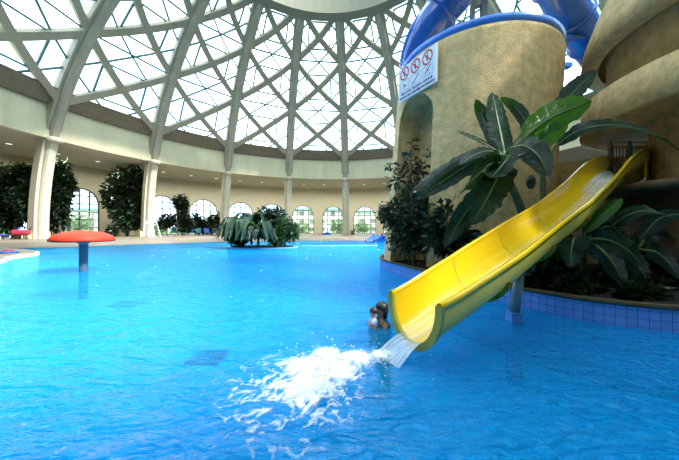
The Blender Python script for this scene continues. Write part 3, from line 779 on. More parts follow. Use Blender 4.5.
# water running down the slide and falling into the pool
mb = MB(); vs = []; fr_ = []; NW = 8; nst = 80
for i in range(nst+1):
    s = 7.4 - (7.4 - S0)*i/nst
    for k in range(NW+1):
        a = (-.34 + .68*k/NW) * (1.0 if s < 5 else 1.4); p = SP(s, a, -.014); vs.append(p)
        fr_.append(interp([(0, .65), (1, .5), (3.6, .55), (5, .8), (5.8, 1.3), (7.5, 1.4)], s))
lastrow = nst
for i in range(1, 15):
    q = i/14
    for k in range(NW+1):
        a = -.34 + .68*k/NW; b = SP(S0, a, -.014)
        fwd = Vector((-.98, .1, 0))*(q*.24)
        vs.append(b + fwd + Vector((0, 0, -(b.z + .0)*q**1.35)) + Vector((SNn.x, SNn.y, 0))*(-.10*q*(a)))
        fr_.append(1.1)
rows = nst + 15
mb.add(vs, [(i*(NW+1)+k, i*(NW+1)+k+1, (i+1)*(NW+1)+k+1, (i+1)*(NW+1)+k) for i in range(rows-1) for k in range(NW)],
 [[(k/NW, i/20), ((k+1)/NW, i/20), ((k+1)/NW, (i+1)/20), (k/NW, (i+1)/20)] for i in range(rows-1) for k in range(NW)], smooth=True)
o = mb.build('water_stream', 'stream')
at = o.data.attributes.new('froth', 'FLOAT', 'POINT')
for i, v in enumerate(fr_): at.data[i].value = v
tag(o, 'thin sheet of white water running down and off the yellow slide', 'water', kind='stuff')

# foam splash
def fbm(x, y, oct=4):
    v = 0; amp = 1
    for k in range(oct): v += amp*noise.noise(Vector((x, y, 3.1*k))); x *= 2.1; y *= 2.1; amp *= .55
    return v
x0, x1, y0, y1, stp = -1.7, 1.0, 1.42, 3.2, .0115
nx, ny = int((x1-x0)/stp), int((y1-y0)/stp)
core = [Vector((.40, 2.62)), Vector((.14, 2.56)), Vector((-.10, 2.36)), Vector((-.22, 2.12)), Vector((-.12, 2.66)), Vector((-.28, 2.40))]
H = {}
for i in range(nx+1):
    for j in range(ny+1):
        x, y = x0 + i*stp, y0 + j*stp; p = Vector((x, y))
        wx, wy = x + .12*fbm(x*3+5, y*3, 3), y + .12*fbm(x*3, y*3+9, 3)
        d = min(((p-c).length/r) for c, r in zip(core, (.12, .17, .24, .20, .14, .2)))
        c_ = math.exp(-d*d*1.1)
        lace = max(1 - abs(fbm(wx*4.0, wy*4.0, 4))*5.0, .8 - abs(fbm(wx*8+3, wy*8, 3))*5.0)
        far = math.exp(-((p - Vector((-.36, 2.06))).length/.62)**2)
        side = 1 if x < .55 else .4
        val = c_*1.35 + max(0, lace)*(.15+.95*far)*side + .25*fbm(x*14, y*14, 3)*(c_+far)
        H[i, j] = (val, .004 + .075*max(0, c_-.25)*(.7+.8*fbm(x*9, y*9, 3)) + .006*max(0, lace))
mb = MB(); idx = {}
vs, fs = [], []
def vid(i, j):
    if (i, j) not in idx: idx[i, j] = len(vs); vs.append((x0+i*stp, y0+j*stp, max(.004, H[i, j][1])))
    return idx[i, j]
for i in range(nx):
    for j in range(ny):
        q = sum(H[a][0] for a in ((i,j),(i+1,j),(i+1,j+1),(i,j+1)))/4
        if q > .30: fs.append((vid(i,j), vid(i+1,j), vid(i+1,j+1), vid(i,j+1)))
mb.add(vs, fs, smooth=True)
froth = [0]*len(vs)
for (i, j), k in idx.items(): froth[k] = H[i, j][0]
for k in range(260):
    c = random.choice(core); a = random.uniform(0, 2*PI); r = random.expovariate(1/.22)
    z = random.random()**3*.10 + .004; sz = random.uniform(.003, .009)
    mb.ellipsoid((c.x + r*math.cos(a), c.y + r*math.sin(a)*.8, z), (sz, sz, sz), 6, 4)
o = mb.build('splash_foam', 'foam')
at = o.data.attributes.new('froth', 'FLOAT', 'POINT')
for i in range(len(o.data.vertices)): at.data[i].value = froth[i] if i < len(froth) else 1.5
tag(o, 'white churning foam where the slide water hits the pool', 'foam', kind='stuff')

# ------------------------------------------------------------------ mushroom fountain
mp_ = Vector(((83.5-CX)/F*8.0, 8.0, 0))
t = thing('mushroom_fountain', mp_, 'red mushroom shaped water fountain on blue grey post in the pool', 'fountain')
MB().lathe([(.0, 1.185), (.22, 1.175), (.48, 1.12), (.66, 1.03), (.735, .93), (.72, .875), (.62, .86), (.2, .87), (.0, .87)], (mp_.x, mp_.y), 48).build('cap', 'red', t)
MB().lathe([(.105, -.8), (.105, .9)], (mp_.x, mp_.y), 24).build('post', 'bluesteel', t)
MB().lathe([(.11, .80), (.18, .86), (.105, .89)], (mp_.x, mp_.y), 24).build('collar', 'steel', t)

# ------------------------------------------------------------------ plants
def blade(mid, W, side, fold=.25, droop=.12, ragged=.12, n=26, seed=0):
    """a banana leaf: midrib polyline, half width W, side direction at the middle"""
    rnd = random.Random(seed); pts = catmull(mid, n); mb = MB(); vs = []; uvs = []
    side = Vector(side); ss = (-1, -.55, -.2, 0, .2, .55, 1)
    L = sum((b-a).length for a, b in zip(pts, pts[1:]))
    for i, p in enumerate(pts):
        t = i/n; tg = (pts[min(i+1, n)] - pts[max(i-1, 0)]).normalized()
        sd = (side - tg*side.dot(tg)); sd.normalize(); up = sd.cross(tg).normalized()
        if up.z < -.2 and abs(up.z) > .5: up = -up
        w = W*min(1, (t/.16)**.6 if t > 0 else 0)*(1 - max(0, (t-.5)/.5)**2.3)**.75
        for s_ in ss:
            jag = 1 + (rnd.uniform(-ragged, ragged*.5) if abs(s_) == 1 else 0)
            rip = .05*W*math.sin(i*2.1 + s_)*abs(s_)
            vs.append(p + sd*(s_*w*jag) + up*(fold*abs(s_)*w - droop*s_*s_*w*2 + rip)); uvs.append((s_*.5+.5, t*L*3 + abs(s_)*.8))
    m = len(ss); fs = [(i*m+k, i*m+k+1, (i+1)*m+k+1, (i+1)*m+k) for i in range(n) for k in range(m-1)]
    mb.add(vs, fs, [[uvs[j] for j in f] for f in fs], smooth=True)
    return mb, pts
SEED = [0]
def banana_leaf(parent, base, mid, W, side, mat='banana', **kw):
    SEED[0] += 1
    mb, pts = blade(mid, W, side, seed=SEED[0], **kw)
    lf = mb.build('leaf', mat, parent)
    st_ = [Vector(base)] + [Vector(mid[0])]
    stalk = catmull([base, Vector(base).lerp(Vector(mid[0]), .5) + Vector((0, 0, .02)), mid[0]], 6)[:-1] + pts[:-2]
    MB().tube([p - Vector((0, 0, .004)) for p in stalk], lambda q: .022*W/.18*(1-.85*q)+.002, 6).build('petiole', 'petiole', lf)
    return lf
bA = P(536, 262, 5.05); bA.z = .25; cA = P(505, 158, 5.0)
pa = thing('banana_plant', bA, 'tall dark banana plant leaning left of centre in front of ochre tower', 'plant')
MB().tube(catmull([bA, P(523, 215, 5.05), P(510, 182, 5.0), cA], 14), lambda q: .085*(1-.45*q), 10).build('trunk', 'trunk', pa)
def LA(pl_, c, pix, W, side=(1, 0, 0), mat='banana', **kw):
    W = W*1.22
    return banana_leaf(pl_, c, [P(*q) for q in pix], W, side, mat, **kw)
LA(pa, cA, [(504,152,5.1),(500,132,5.3),(496,112,5.5),(492,92,5.55)], .21, (1,.2,0))
LA(pa, cA, [(500,150,5.2),(490,132,5.5),(481,112,5.7),(476,99,5.6)], .10, (.6,-.7,.2), 'bananadk')
LA(pa, cA, [(508,148,5.2),(527,128,5.5),(516,108,5.7),(500,97,5.7)], .10, (.5,-.8,.5))
LA(pa, cA, [(501,154,5.0),(486,144,5.1),(470,136,5.2),(456,131,5.2)], .11, (.1,.7,.6), 'bananadk')
LA(pa, cA, [(501,155,4.9),(488,151,4.7),(474,155,4.6),(460,165,4.5)], .17, (.1,.8,.5))
LA(pa, cA, [(499,158,5.0),(470,160,5.1),(442,175,5.2),(411,193,5.3)], .17, (.3,.3,.8), 'bananadk')
LA(pa, cA, [(499,159,4.9),(472,163,4.9),(445,180,5.0),(414,199,5.05)], .15, (.3,-.2,.8), 'bananadk')
LA(pa, cA, [(500,160,4.8),(487,166,4.6),(472,180,4.5),(457,198,4.4)], .19, (.6,.1,.7))
LA(pa, cA, [(503,163,4.8),(497,178,4.6),(486,200,4.5),(471,225,4.45)], .22, (.8,.1,.4))
LA(pa, cA, [(500,166,5.0),(482,190,5.2),(462,218,5.25),(444,247,5.2)], .19, (.8,.1,.4), 'bananadk')
LA(pa, cA, [(510,156,4.7),(505,162,4.5),(498,170,4.4),(491,178,4.35)], .24, (.7,.1,.6))
LA(pa, cA, [(511,148,4.7),(524,146,4.5),(538,156,4.35),(549,178,4.3)], .22, (.75,.1,.55))
bB = P(545, 262, 5.3); bB.z = .25; cB = P(543, 165, 5.25)
pb = thing('banana_plant', bB, 'bright green banana plant whose long leaf arches right across the stair tower', 'plant')
MB().tube(catmull([bB, P(545, 220, 5.3), P(543, 190, 5.3), cB], 12), lambda q: .075*(1-.4*q), 10).build('trunk', 'trunk', pb)
LA(pb, cB, [(522,140,5.0),(545,121,4.9),(570,109,4.8),(592,101,4.7)], .20, (.25,-.1,.9), 'bananalt')
LA(pb, cB, [(538,145,5.2),(556,115,5.4),(577,88,5.5),(597,70,5.5)], .17, (.78,-.1,-.62))
LA(pb, cB, [(530,148,5.0),(543,140,4.9),(556,131,4.9),(569,122,4.9)], .15, (.3,-.1,.9), 'bananalt')
LA(pb, cB, [(556,146,5.1),(578,131,4.9),(612,125,4.6),(650,133,4.4),(684,154,4.2)], .13, (0,.72,.7), 'banana', droop=.05)
LA(pb, cB, [(541,160,5.1),(532,150,4.9),(522,148,4.8),(514,152,4.7)], .12, (0,.6,.6))
MB().ellipsoid(P(531, 182, 5.1), (.08, .08, .13)).build('flower_bud', 'bananadk', pb)

bC = P(583, 278, 4.5); bC.z = .25; cC = P(584, 240, 4.45)
pc = thing('banana_plant', bC, 'low banana plant with striped drooping leaf growing under the yellow slide', 'plant')
MB().tube(catmull([bC, P(583, 258, 4.5), cC], 8), lambda q: .06*(1-.4*q), 8).build('trunk', 'trunk', pc)
LA(pc, cC, [(583,234,4.4),(595,222,4.35),(608,210,4.3),(622,198,4.25)], .15, (.6,.2,.7), 'bananalt')
LA(pc, cC, [(577,236,4.3),(573,240,4.1),(571,252,4.0),(570,268,3.95)], .15, (1,.1,.1))
LA(pc, cC, [(590,238,4.3),(608,240,4.2),(628,250,4.1),(646,269,4.0)], .14, (.3,.3,.8))
LA(pc, cC, [(592,243,4.3),(604,252,4.1),(616,268,4.0),(625,285,3.95)], .15, (.6,.2,.6), 'bananadk')
LA(pc, cC, [(580,240,4.5),(566,244,4.5),(552,256,4.4),(541,272,4.35)], .14, (.6,.2,.6), 'bananadk')
LA(pc, cC, [(588,238,4.5),(602,228,4.6),(618,226,4.6),(634,232,4.6)], .11, (.2,.7,.5), 'bananadk')
bD = P(640, 288, 4.6); bD.z = .25; cD = P(636, 250, 4.5)
pd = thing('banana_plant', bD, 'dark banana plant at lower right with a leaf arching out of frame', 'plant')
MB().tube(catmull([bD, P(639, 268, 4.55), cD], 8), lambda q: .05*(1-.4*q), 8).build('trunk', 'trunk', pd)
LA(pd, cD, [(612,226,4.5),(628,215,4.3),(650,211,4.1),(684,222,3.9)], .12, (.1,.8,.4))
LA(pd, cD, [(640,240,4.4),(655,222,4.3),(670,215,4.2),(688,214,4.1)], .12, (.2,.6,.7), 'bananadk')
LA(pd, cD, [(644,250,4.3),(656,252,4.2),(668,262,4.1),(680,280,4.0)], .13, (.4,.3,.7), 'bananadk')
LA(pd, cD, [(632,250,4.3),(624,254,4.2),(640,268,4.0),(650,288,3.95)], .12, (.6,.2,.6), 'bananadk')
LA(pd, cD, [(634,244,4.5),(622,236,4.6),(608,236,4.7),(594,244,4.8)], .12, (.2,.7,.5), 'bananadk')
LA(pd, cD, [(640,246,4.6),(650,232,4.8),(664,232,4.9),(680,244,5.0)], .13, (.2,.6,.6), 'bananadk')

def leaves(mb, c, r, n, size, rnd, shell=.5):
    c = Vector(c)
    for _ in range(n):
        d = Vector((rnd.gauss(0,1), rnd.gauss(0,1), rnd.gauss(0,1))); d.normalize()
        q = (shell + (1-shell)*rnd.random()**.5) * (1 + .2*rnd.gauss(0, 1))
        p = c + Vector((d.x*r[0], d.y*r[1], d.z*r[2]))*q
        ax = (d + Vector((rnd.gauss(0,.6), rnd.gauss(0,.6), rnd.gauss(-.5,.5)))).normalized()
        sd = ax.cross(Vector((rnd.gauss(0,1), rnd.gauss(0,1), rnd.gauss(0,1))))
        if sd.length < 1e-3: continue
        sd.normalize(); up = sd.cross(ax); L = size*rnd.uniform(.7, 1.3); w = L*.24
        mb.add([p, p+ax*L*.45+sd*w+up*w*.3, p+ax*L, p+ax*L*.45-sd*w+up*w*.3, p+ax*L*.5], [(0,1,4),(1,2,4),(2,3,4),(3,0,4)])
def leafy(name, base, label, cat, clumps, n, size, mat, trunk_r=.08, group=None, seed=1, shell=.3):
    rnd = random.Random(seed); base = Vector(base)
    t = thing(name, base, label, cat, group)
    mb = MB(); vol = sum((r[0]*r[1]+r[1]*r[2]+r[0]*r[2]) for c, r in clumps)
    for c, r in clumps: leaves(mb, c, r, int(n*(r[0]*r[1]+r[1]*r[2]+r[0]*r[2])/vol), size, rnd, shell)
    mb.build('foliage', mat, t)
    top = Vector(clumps[0][0])
    mt = MB().tube(catmull([base, base.lerp(top, .5) + Vector((trunk_r*.6, 0, 0)), top], 8), lambda q: trunk_r*(1-.6*q), 8)
    for c, r in clumps[1:]:
        s0 = base.lerp(top, .55); mt.tube([s0, s0.lerp(Vector(c), .5) + Vector((0, 0, .1*r[2])), Vector(c)], lambda q: trunk_r*.5*(1-.7*q), 6)
    mt.build('trunk', 'bark', t)
    return t
def clump_px(lst, Y):
    """clumps given as (px, py, half width px, half height px, dY)"""
    out = []
    for px, py, rx, ry, dy in lst:
        y = Y + dy; out.append((P(px, py, y), (rx*.8/F*y, rx*.7/F*y, ry*.84/F*y)))
    return out
def base_px(px, Y, z=DECK): return Vector(((px-CX)/F*Y, Y, z))
leafy('ficus_tree', base_px(14, 27.5), 'dark bushy ficus at far left, left of the thickest column', 'tree', clump_px([(14,190,17,20,0),(3,180,10,16,.3),(24,200,9,20,-.3),(10,215,12,16,.2),(22,172,9,9,0)], 27.5), 5200, .5, 'ficus', .16, seed=2)
leafy('ficus_tree', base_px(60, 31), 'dark bushy ficus between the thickest column and the arched doorway', 'tree', clump_px([(56,195,13,20,0),(58,172,10,13,.3),(63,185,10,14,-.3),(54,216,12,16,.2),(51,180,8,16,0)], 31), 5200, .52, 'ficus', .16, seed=3)
leafy('ficus_tree', base_px(127, 37), 'tall dark ficus between arched doorway and the white guard chair', 'tree', clump_px([(128,192,19,22,0),(122,180,12,12,.3),(136,178,12,11,-.3),(116,200,12,14,.2),(130,215,17,16,0),(140,205,9,20,0),(110,193,7,7,0)], 37), 6500, .6, 'ficus', .2, seed=4)
leafy('topiary_tree', base_px(182, 43), 'small round headed topiary tree standing before an arched window', 'tree', clump_px([(181,203,7.5,8,0),(183,216,6,7,.2),(186,224,8,8,0)], 43), 1700, .5, 'ficus', .12, seed=5)
leafy('shrub', base_px(167, 43.5), 'small open shrub left of the round headed topiary tree', 'shrub', clump_px([(167,219,8,5,0),(164,224,6,5,0),(171,222,6,6,0)], 43.5), 700, .5, 'ficus', .08, seed=6, shell=.2)
leafy('shrub', base_px(199, 46), 'grey green shrub right of the topiary tree', 'shrub', clump_px([(199,226,7,8,0),(196,219,5,5,0)], 46), 800, .55, 'ficus', .08, seed=7, shell=.3)
leafy('shrub', base_px(210, 46.5), 'wide low shrub in front of arched window beside the island', 'shrub', clump_px([(210,226,8,8,0),(214,220,5,6,0)], 46.5), 900, .55, 'ficus', .08, seed=8, shell=.3)
leafy('shrub', base_px(219.5, 47), 'narrow dark shrub against the cream column left of the island', 'shrub', clump_px([(219.5,224,3,11,0)], 47), 500, .5, 'ficus', .06, seed=9)
leafy('shrub', base_px(112, 33), 'tiny potted shrub at the foot of the tall ficus', 'shrub', clump_px([(112,231,5,5,0)], 33), 350, .4, 'ficus', .05, seed=10)
# niche plant and shrubs of the bed
leafy('ficus_bush', base_px(414, 7.0, .26), 'dense dark ficus bush in front of the tower niche', 'bush', clump_px([(412,215,24,24,0),(396,214,18,17,.2),(427,212,17,24,.1),(408,238,23,18,0),(386,214,9,11,.3),(415,192,16,12,.1),(428,238,14,18,0)], 7.0), 8500, .095, 'ficus', .04, seed=11)
leafy('niche_sapling', base_px(409, 7.3, .26), 'thin sapling with sparse leaves rising inside the arched niche', 'plant', clump_px([(409,165,14,16,0),(398,180,10,12,0),(420,172,11,10,0),(412,146,5,10,0),(430,152,4,5,0),(390,165,5,6,0)], 7.3), 330, .15, 'ficus', .018, seed=12, shell=.1)
leafy('broadleaf_shrub', base_px(448, 6.0, .26), 'broad leaved dark shrub under the banana leaves beside niche', 'shrub', clump_px([(447,222,20,20,0),(440,240,16,14,0),(460,238,16,18,0)], 6.0), 750, .2, 'ficus', .03, seed=13, shell=.2)
for i, (px, py, rx, ry, Y, lab) in enumerate([(556,270,14,16,4.75,'dark leafy undergrowth right of the slide pole'), (607,282,16,11,4.35,'low dark shrub behind the tiled wall below the striped leaf'), (658,275,22,20,4.6,'dense dark shrub at the right edge behind the tiled wall'), (480,262,18,16,5.4,'dark shrub glimpsed behind the middle of the slide'), (632,262,18,22,5.0,'dark shrub beneath the stair tower landing'), (575,286,14,9,4.2,'low dark shrub close to the tiled wall, next to the slide pole'), (640,292,18,9,3.9,'low dark shrub close to the tiled wall, farthest right'), (535,278,10,9,4.6,'small dark shrub directly behind the slide pole')]):
    leafy('shrub', base_px(px, Y, .26), lab, 'shrub', clump_px([(px,py,rx,ry,0),(px+rx*.6,py+ry*.3,rx*.6,ry*.6,.1),(px-rx*.6,py+ry*.3,rx*.6,ry*.6,-.1)], Y), 1330, .15, 'ficus', .02, seed=20+i, shell=.25)

# plant island
ic = Vector(((262-CX)/F*18.6, 18.6, 0))
t = thing('plant_island', ic, 'small rounded island with pale rim holding lush plants in the pool', 'island')
io = [(ic.x + 2.35*math.cos(a)*(1+.06*math.sin(3*a)), ic.y + 1.2*math.sin(a)) for a in [2*PI*k/40 for k in range(40)]]
MB().prism(io, -.8, .07).build('rim', 'islerim', t)
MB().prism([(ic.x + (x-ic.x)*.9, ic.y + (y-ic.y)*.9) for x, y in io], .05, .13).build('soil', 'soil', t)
def rosette(name, base, h, spread, n, W, label, seed, mats=('banana', 'bananadk', 'bananalt')):
    rnd = random.Random(seed); base = Vector(base)
    t = thing(name, base, label, 'plant')
    MB().tube([base, base + Vector((0, 0, h*.4))], lambda q: .09*(1-.3*q), 8).build('trunk', 'trunk', t)
    for k in range(n):
        a = 2*PI*k/n + rnd.uniform(-.3, .3); d = Vector((math.cos(a), math.sin(a), 0)); sp_ = spread*rnd.uniform(.6, 1.1); hh = h*rnd.uniform(.55, 1.05)
        c = base + Vector((0, 0, h*.25))
        mid = [c + d*sp_*.15 + Vector((0,0,hh*.2)), c + d*sp_*.45 + Vector((0,0,hh*.48)), c + d*sp_*.8 + Vector((0,0,hh*.38)), c + d*sp_*1.05 + Vector((0,0,-hh*.12))]
        banana_leaf(t, c, mid, W*rnd.uniform(.8, 1.15), Vector((-d.y, d.x, 0)), rnd.choice(mats), n=12)
    return t
rosette('banana_plant', (ic.x-1.3, ic.y-.3, .18), 2.5, 1.6, 34, .21, 'large leaved plant on the left of the pool island', 31, ('islandleaf', 'bananadk', 'islandleaf'))
rosette('banana_plant', (ic.x-.1, ic.y-.5, .18), 2.1, 1.6, 32, .21, 'large leaved plant at the middle front of the pool island', 32, ('islandleaf', 'islandleaf', 'bananadk', 'bananalt'))
rosette('banana_plant', (ic.x-.9, ic.y+.6, .18), 3.0, 1.5, 22, .2, 'tallest large leaved plant at the back of the pool island', 33, ('islandleaf', 'banana'))
leafy('island_bush', (ic.x+1.55, ic.y, .18), 'fine leaved bush on the right end of the pool island', 'bush', clump_px([(284,228,12,13,0),(292,232,7,9,0),(276,236,10,9,-.4)], 18.6), 2600, .24, 'ficus2', .06, seed=34)
leafy('island_bush', (ic.x+.7, ic.y+.4, .18), 'taller loose bush at the middle back of the pool island', 'bush', clump_px([(272,218,10,10,.4),(264,212,6,5,.4),(278,214,8,7,.4),(268,230,10,10,.3)], 18.6), 1500, .24, 'ficus', .06, seed=35, shell=.2)
leafy('island_bush', (ic.x-2.0, ic.y-.2, .18), 'low dark bush on the left tip of the pool island', 'bush', clump_px([(232,235,7,8,0),(240,238,9,7,-.3)], 18.6), 1200, .24, 'ficus', .05, seed=36)

# ------------------------------------------------------------------ people
def skinned(name, joints, edges, mat, parent, root=0, sub=2):
    off = Vector(parent['_w'])
    me = bpy.data.meshes.new(name); me.from_pydata([tuple(Vector(j[0]) - off) for j in joints], edges, [])
    o = bpy.data.objects.new(name, me); COL.objects.link(o); o.parent = parent
    md = o.modifiers.new('skin', 'SKIN'); md.use_smooth_shade = True
    for i, j in enumerate(joints):
        r = j[1]; me.skin_vertices[0].data[i].radius = (r, r) if not isinstance(r, tuple) else r
    me.skin_vertices[0].data[root].use_root = True
    sb = o.modifiers.new('sub', 'SUBSURF'); sb.levels = sub; sb.render_levels = sub
    me.materials.append(M[mat]); return o
A0 = Vector(((381.5-CX)/F*3.5, 3.5, 0))
ad = thing('person', A0, 'dark haired adult shoulder deep in the pool holding a small child', 'person')
PSC = .88
def aj(x, y, z): return A0 + Vector((x, y, z))
J = [(aj(.03,.05,-.45), .10), (aj(.02,.03,-.25), .085), (aj(.0,.0,-.08), .095), (aj(-.01,-.01,.03), .075), (aj(-.012,-.012,.085), .034), (aj(-.018,-.015,.13), .04), (aj(-.02,-.02,.175), .072), (aj(-.018,-.018,.225), .066), (aj(-.015,-.015,.26), .035),
     (aj(.045,-.075,.02), .042), (aj(.0,-.16,-.06), .032), (aj(-.09,-.14,-.02), .025), (aj(-.135,-.11,.02), .018),
     (aj(-.04,.08,.02), .042), (aj(-.07,.13,-.07), .032), (aj(-.13,.06,-.06), .025), (aj(-.16,.0,-.04), .018),
     (aj(.08,-.05,-.5), .07), (aj(.06,-.04,-.66), .05), (aj(.1,-.03,-.79), .035), (aj(.04,.12,-.5), .07), (aj(.03,.12,-.66), .05), (aj(.08,.13,-.79), .035)]
E_ = [(0,1),(1,2),(2,3),(3,4),(4,5),(5,6),(6,7),(7,8),(3,9),(9,10),(10,11),(11,12),(3,13),(13,14),(14,15),(15,16),(0,17),(17,18),(18,19),(0,20),(20,21),(21,22)]
skinned('body', J, E_, 'skin', ad)
for q in range(5):   # fingers spread on the child's back and side
    for hand, o_ in ((aj(-.135,-.11,.02), Vector((-.03, .02, .006))), (aj(-.16,.0,-.04), Vector((-.012, -.035, .02)))):
        b = hand + Vector((0, 0, .012 - .008*q)); MB().tube([b, b + o_*.6, b + o_*(1.1 - .08*abs(q-2))], lambda t_: .006*(1-.4*t_), 6).build('finger', 'skin', ad)
mb = MB(); mb.ellipsoid(aj(.004,-.008,.225), (.083,.085,.075)); mb.ellipsoid(aj(.032,.0,.18), (.058,.072,.08)); mb.ellipsoid(aj(.05,.01,.12), (.03,.045,.06)); mb.build('hair', 'hair', ad)
mb = MB(); mb.ellipsoid(aj(-.098,-.02,.175), (.014,.012,.018)); mb.build('nose', 'skin', ad)
for sy in (-1, 1):
    e = MB().ellipsoid(aj(-.085, -.02+sy*.03, .195), (.009,.012,.009)).build('eye', 'eyewhite', ad)
    MB().ellipsoid(aj(-.092, -.02+sy*.03, .195), (.004,.006,.006)).build('pupil', 'hair', e)
MB().ellipsoid(aj(-.086,-.02,.142), (.01,.024,.007)).build('mouth', 'redfab', ad)
mb = MB(); mb.lathe([(.06,.045),(.098,.0),(.108,-.07),(.098,-.2),(.115,-.4),(.118,-.52)], (A0.x, A0.y), 24)
for v in mb.v: v.x += .015
mb.build('swimsuit', 'suit', ad)
C0 = A0 + Vector((-.115, -.045, .0))
chd = thing('person', C0, 'small child in pale blue top carried against adult in the pool', 'person')
def cj(x, y, z): return C0 + Vector((x, y, z))
J = [(cj(0,0,-.09), .05), (cj(0,0,-.02), .05), (cj(.0,0,.06), .046), (cj(.005,0,.105), .024), (cj(.006,0,.135), .03), (cj(.006,0,.165), .05), (cj(.006,0,.2), .042), (cj(.006,0,.22), .02),
     (cj(-.03,-.04,.06), .022), (cj(-.05,-.05,.0), .017), (cj(.0,-.075,-.0), .014), (cj(.03,.045,.07), .022), (cj(.07,.05,.09), .017), (cj(.1,.03,.1), .013),
     (cj(-.02,-.03,-.13), .03), (cj(-.04,-.05,-.22), .024), (cj(.03,.03,-.13), .03), (cj(.04,.05,-.22), .024)]
E_ = [(0,1),(1,2),(2,3),(3,4),(4,5),(5,6),(6,7),(2,8),(8,9),(9,10),(2,11),(11,12),(12,13),(0,14),(14,15),(0,16),(16,17)]
skinned('body', J, E_, 'skinlt', chd)
mb = MB(); mb.ellipsoid(cj(.012,.006,.19), (.054,.055,.048)); mb.build('hair', 'hairbrown', chd)
mb = MB(); mb.lathe([(.03,.1),(.056,.075),(.062,.02),(.066,-.06),(.06,-.12)], (C0.x, C0.y), 20); mb.build('shirt', 'shirt', chd)
for sy in (-1, 1): MB().ellipsoid(cj(-.025 + sy*.018, -.046, .168), (.006,.005,.006)).build('eye', 'hair', chd)
MB().ellipsoid(cj(-.025,-.05,.152), (.006,.008,.007)).build('nose', 'skinlt', chd)
MB().ellipsoid(cj(-.023,-.044,.136), (.012,.006,.004)).build('mouth', 'redfab', chd)

# ------------------------------------------------------------------ drains on the pool floor
def drain(name, c, w, d, label):
    t = thing(name, (c[0], c[1], -.8), label, 'drain')
    mb = MB(); x, y = c
    for s_ in (-1, 1): mb.box((x + s_*w/2, y, -.785), (.04, d, .03)); mb.box((x, y + s_*d/2, -.785), (w, .04, .03))
    mb.build('frame', 'drain', t)
    k = max(5, int(w/.055)); mb = MB()
    for i in range(k): mb.box((x - w/2 + w*(i+.5)/k, y, -.787), (.034, d, .022))
    mb.build('grating', 'drain', t)
drain('floor_drain', ((127-CX)/F*7.4, 7.4), .62, .5, 'dark drain grating on pool floor, farther of the two near the middle left')
drain('floor_drain', ((208-CX)/F*4.3, 4.3), .46, .42, 'dark drain grating on pool floor closer to the foam')

# ------------------------------------------------------------------ deck furniture
def lounger(loc, rz, label, fab, group='loungers along the windows'):
    t = thing('sun_lounger', loc, label, 'lounger', group); t.rotation_euler.z = 0
    R = Matrix.Rotation(rz, 3, 'Z'); L = Vector(loc)
    def w(mb):
        for v in mb.v: v.xyz = R @ v + L
        return mb
    w(MB().box((0, .3, .42), (.75, 1.5, .1))).build('seat', fab, t)
    mx = Matrix.Rotation(-.9, 3, 'X')
    mb = MB(); mb.box((0, -.75, .78), (.75, .9, .1), mtx=mx); w(mb).build('backrest', fab, t)
    for sx in (-1, 1):
        for y in (-.4, .95): w(MB().box((sx*.33, y, .2), (.07, .07, .4))).build('leg', 'whiteframe', t)
    return t
spots = [(174, 42.5, 'teal'), (183, 42.8, 'teal'), (191, 43.2, 'bluefab'), (199, 43.6, 'teal'), (207, 44, 'bluefab'), (215, 44.4, 'darkfab')]
ltx = ['teal sun lounger closest to the white guard chair', 'teal sun lounger at the foot of the topiary tree', 'blue sun lounger directly right of topiary tree', 'teal sun lounger between two blue ones', 'blue sun lounger with teal one at its left and dark one at its right', 'dark sun lounger next to the column left of the island']
for (px, Y, fb), lab in zip(spots, ltx): lounger(base_px(px, Y), PI*.18 + PI, lab, fb)
lounger(base_px(4, 25.5), PI*.75, 'blue sun lounger at far left edge of the deck', 'bluefab', 'loungers at the far left')
lounger(base_px(17, 26), PI*.7, 'dark sun lounger beside the plinth of the thickest column', 'darkfab', 'loungers at the far left')
o = MB().box(base_px(21, 25.4) + Vector((0, .0, .62)), (1.3, .5, .5), .4).build('towel', 'redfab'); tag(o, 'red towel heaped by the dark lounger at far left', 'towel')
bv = o.modifiers.new('b', 'BEVEL'); bv.width = .2; bv.segments = 3
# toy floats on the spit
fc = base_px(9.5, 12.3, .17)
t = thing('toy_tray', fc, 'red and white toy float lying on the deck spit at left', 'float')
MB().tube([fc + Vector((.24*math.cos(a), .24*math.sin(a), .05)) for a in [2*PI*k/24 for k in range(24)]],   .055, 10, closed=True).build('ring', 'bluefab', t)
MB().box(fc + Vector((-.08, 0, .09)), (.22, .2, .1)).build('cushion', 'red', t)
MB().box(fc + Vector((.14, 0, .1)), (.1, .12, .08)).build('handle', 'redfab', t)
# lifeguard chair
gc = base_px(151.5, 33.5)
t = thing('guard_chair', gc, 'white metal guard chair before the second column', 'chair')
for sx in (-1, 1):
    for sy in (-1, 1): MB().bar(gc + Vector((sx*.75, sy*.6, 0)), gc + Vector((sx*.35, sy*.35, 1.9)), .08).build('leg', 'whiteframe', t)
for k in range(5): MB().bar(gc + Vector((-.7+.08*k, -.55+.05*k, .25+.35*k)), gc + Vector((.7-.08*k, -.55+.05*k, .25+.35*k)), .06).build('rung', 'whiteframe', t)
MB().box(gc + Vector((0, 0, 1.92)), (.8, .75, .07)).build('seat', 'whiteframe', t)
mb = MB(); mb.bar(gc + Vector((-.35, .35, 1.9)), gc + Vector((-.35, .45, 2.8)), .07); mb.bar(gc + Vector((.35, .35, 1.9)), gc + Vector((.35, .45, 2.8)), .07); mb.bar(gc + Vector((-.35, .42, 2.7)), gc + Vector((.35, .42, 2.7)), .1); mb.bar(gc + Vector((-.35, .4, 2.35)), gc + Vector((.35, .4, 2.35)), .1); mb.build('backrest', 'whiteframe', t)
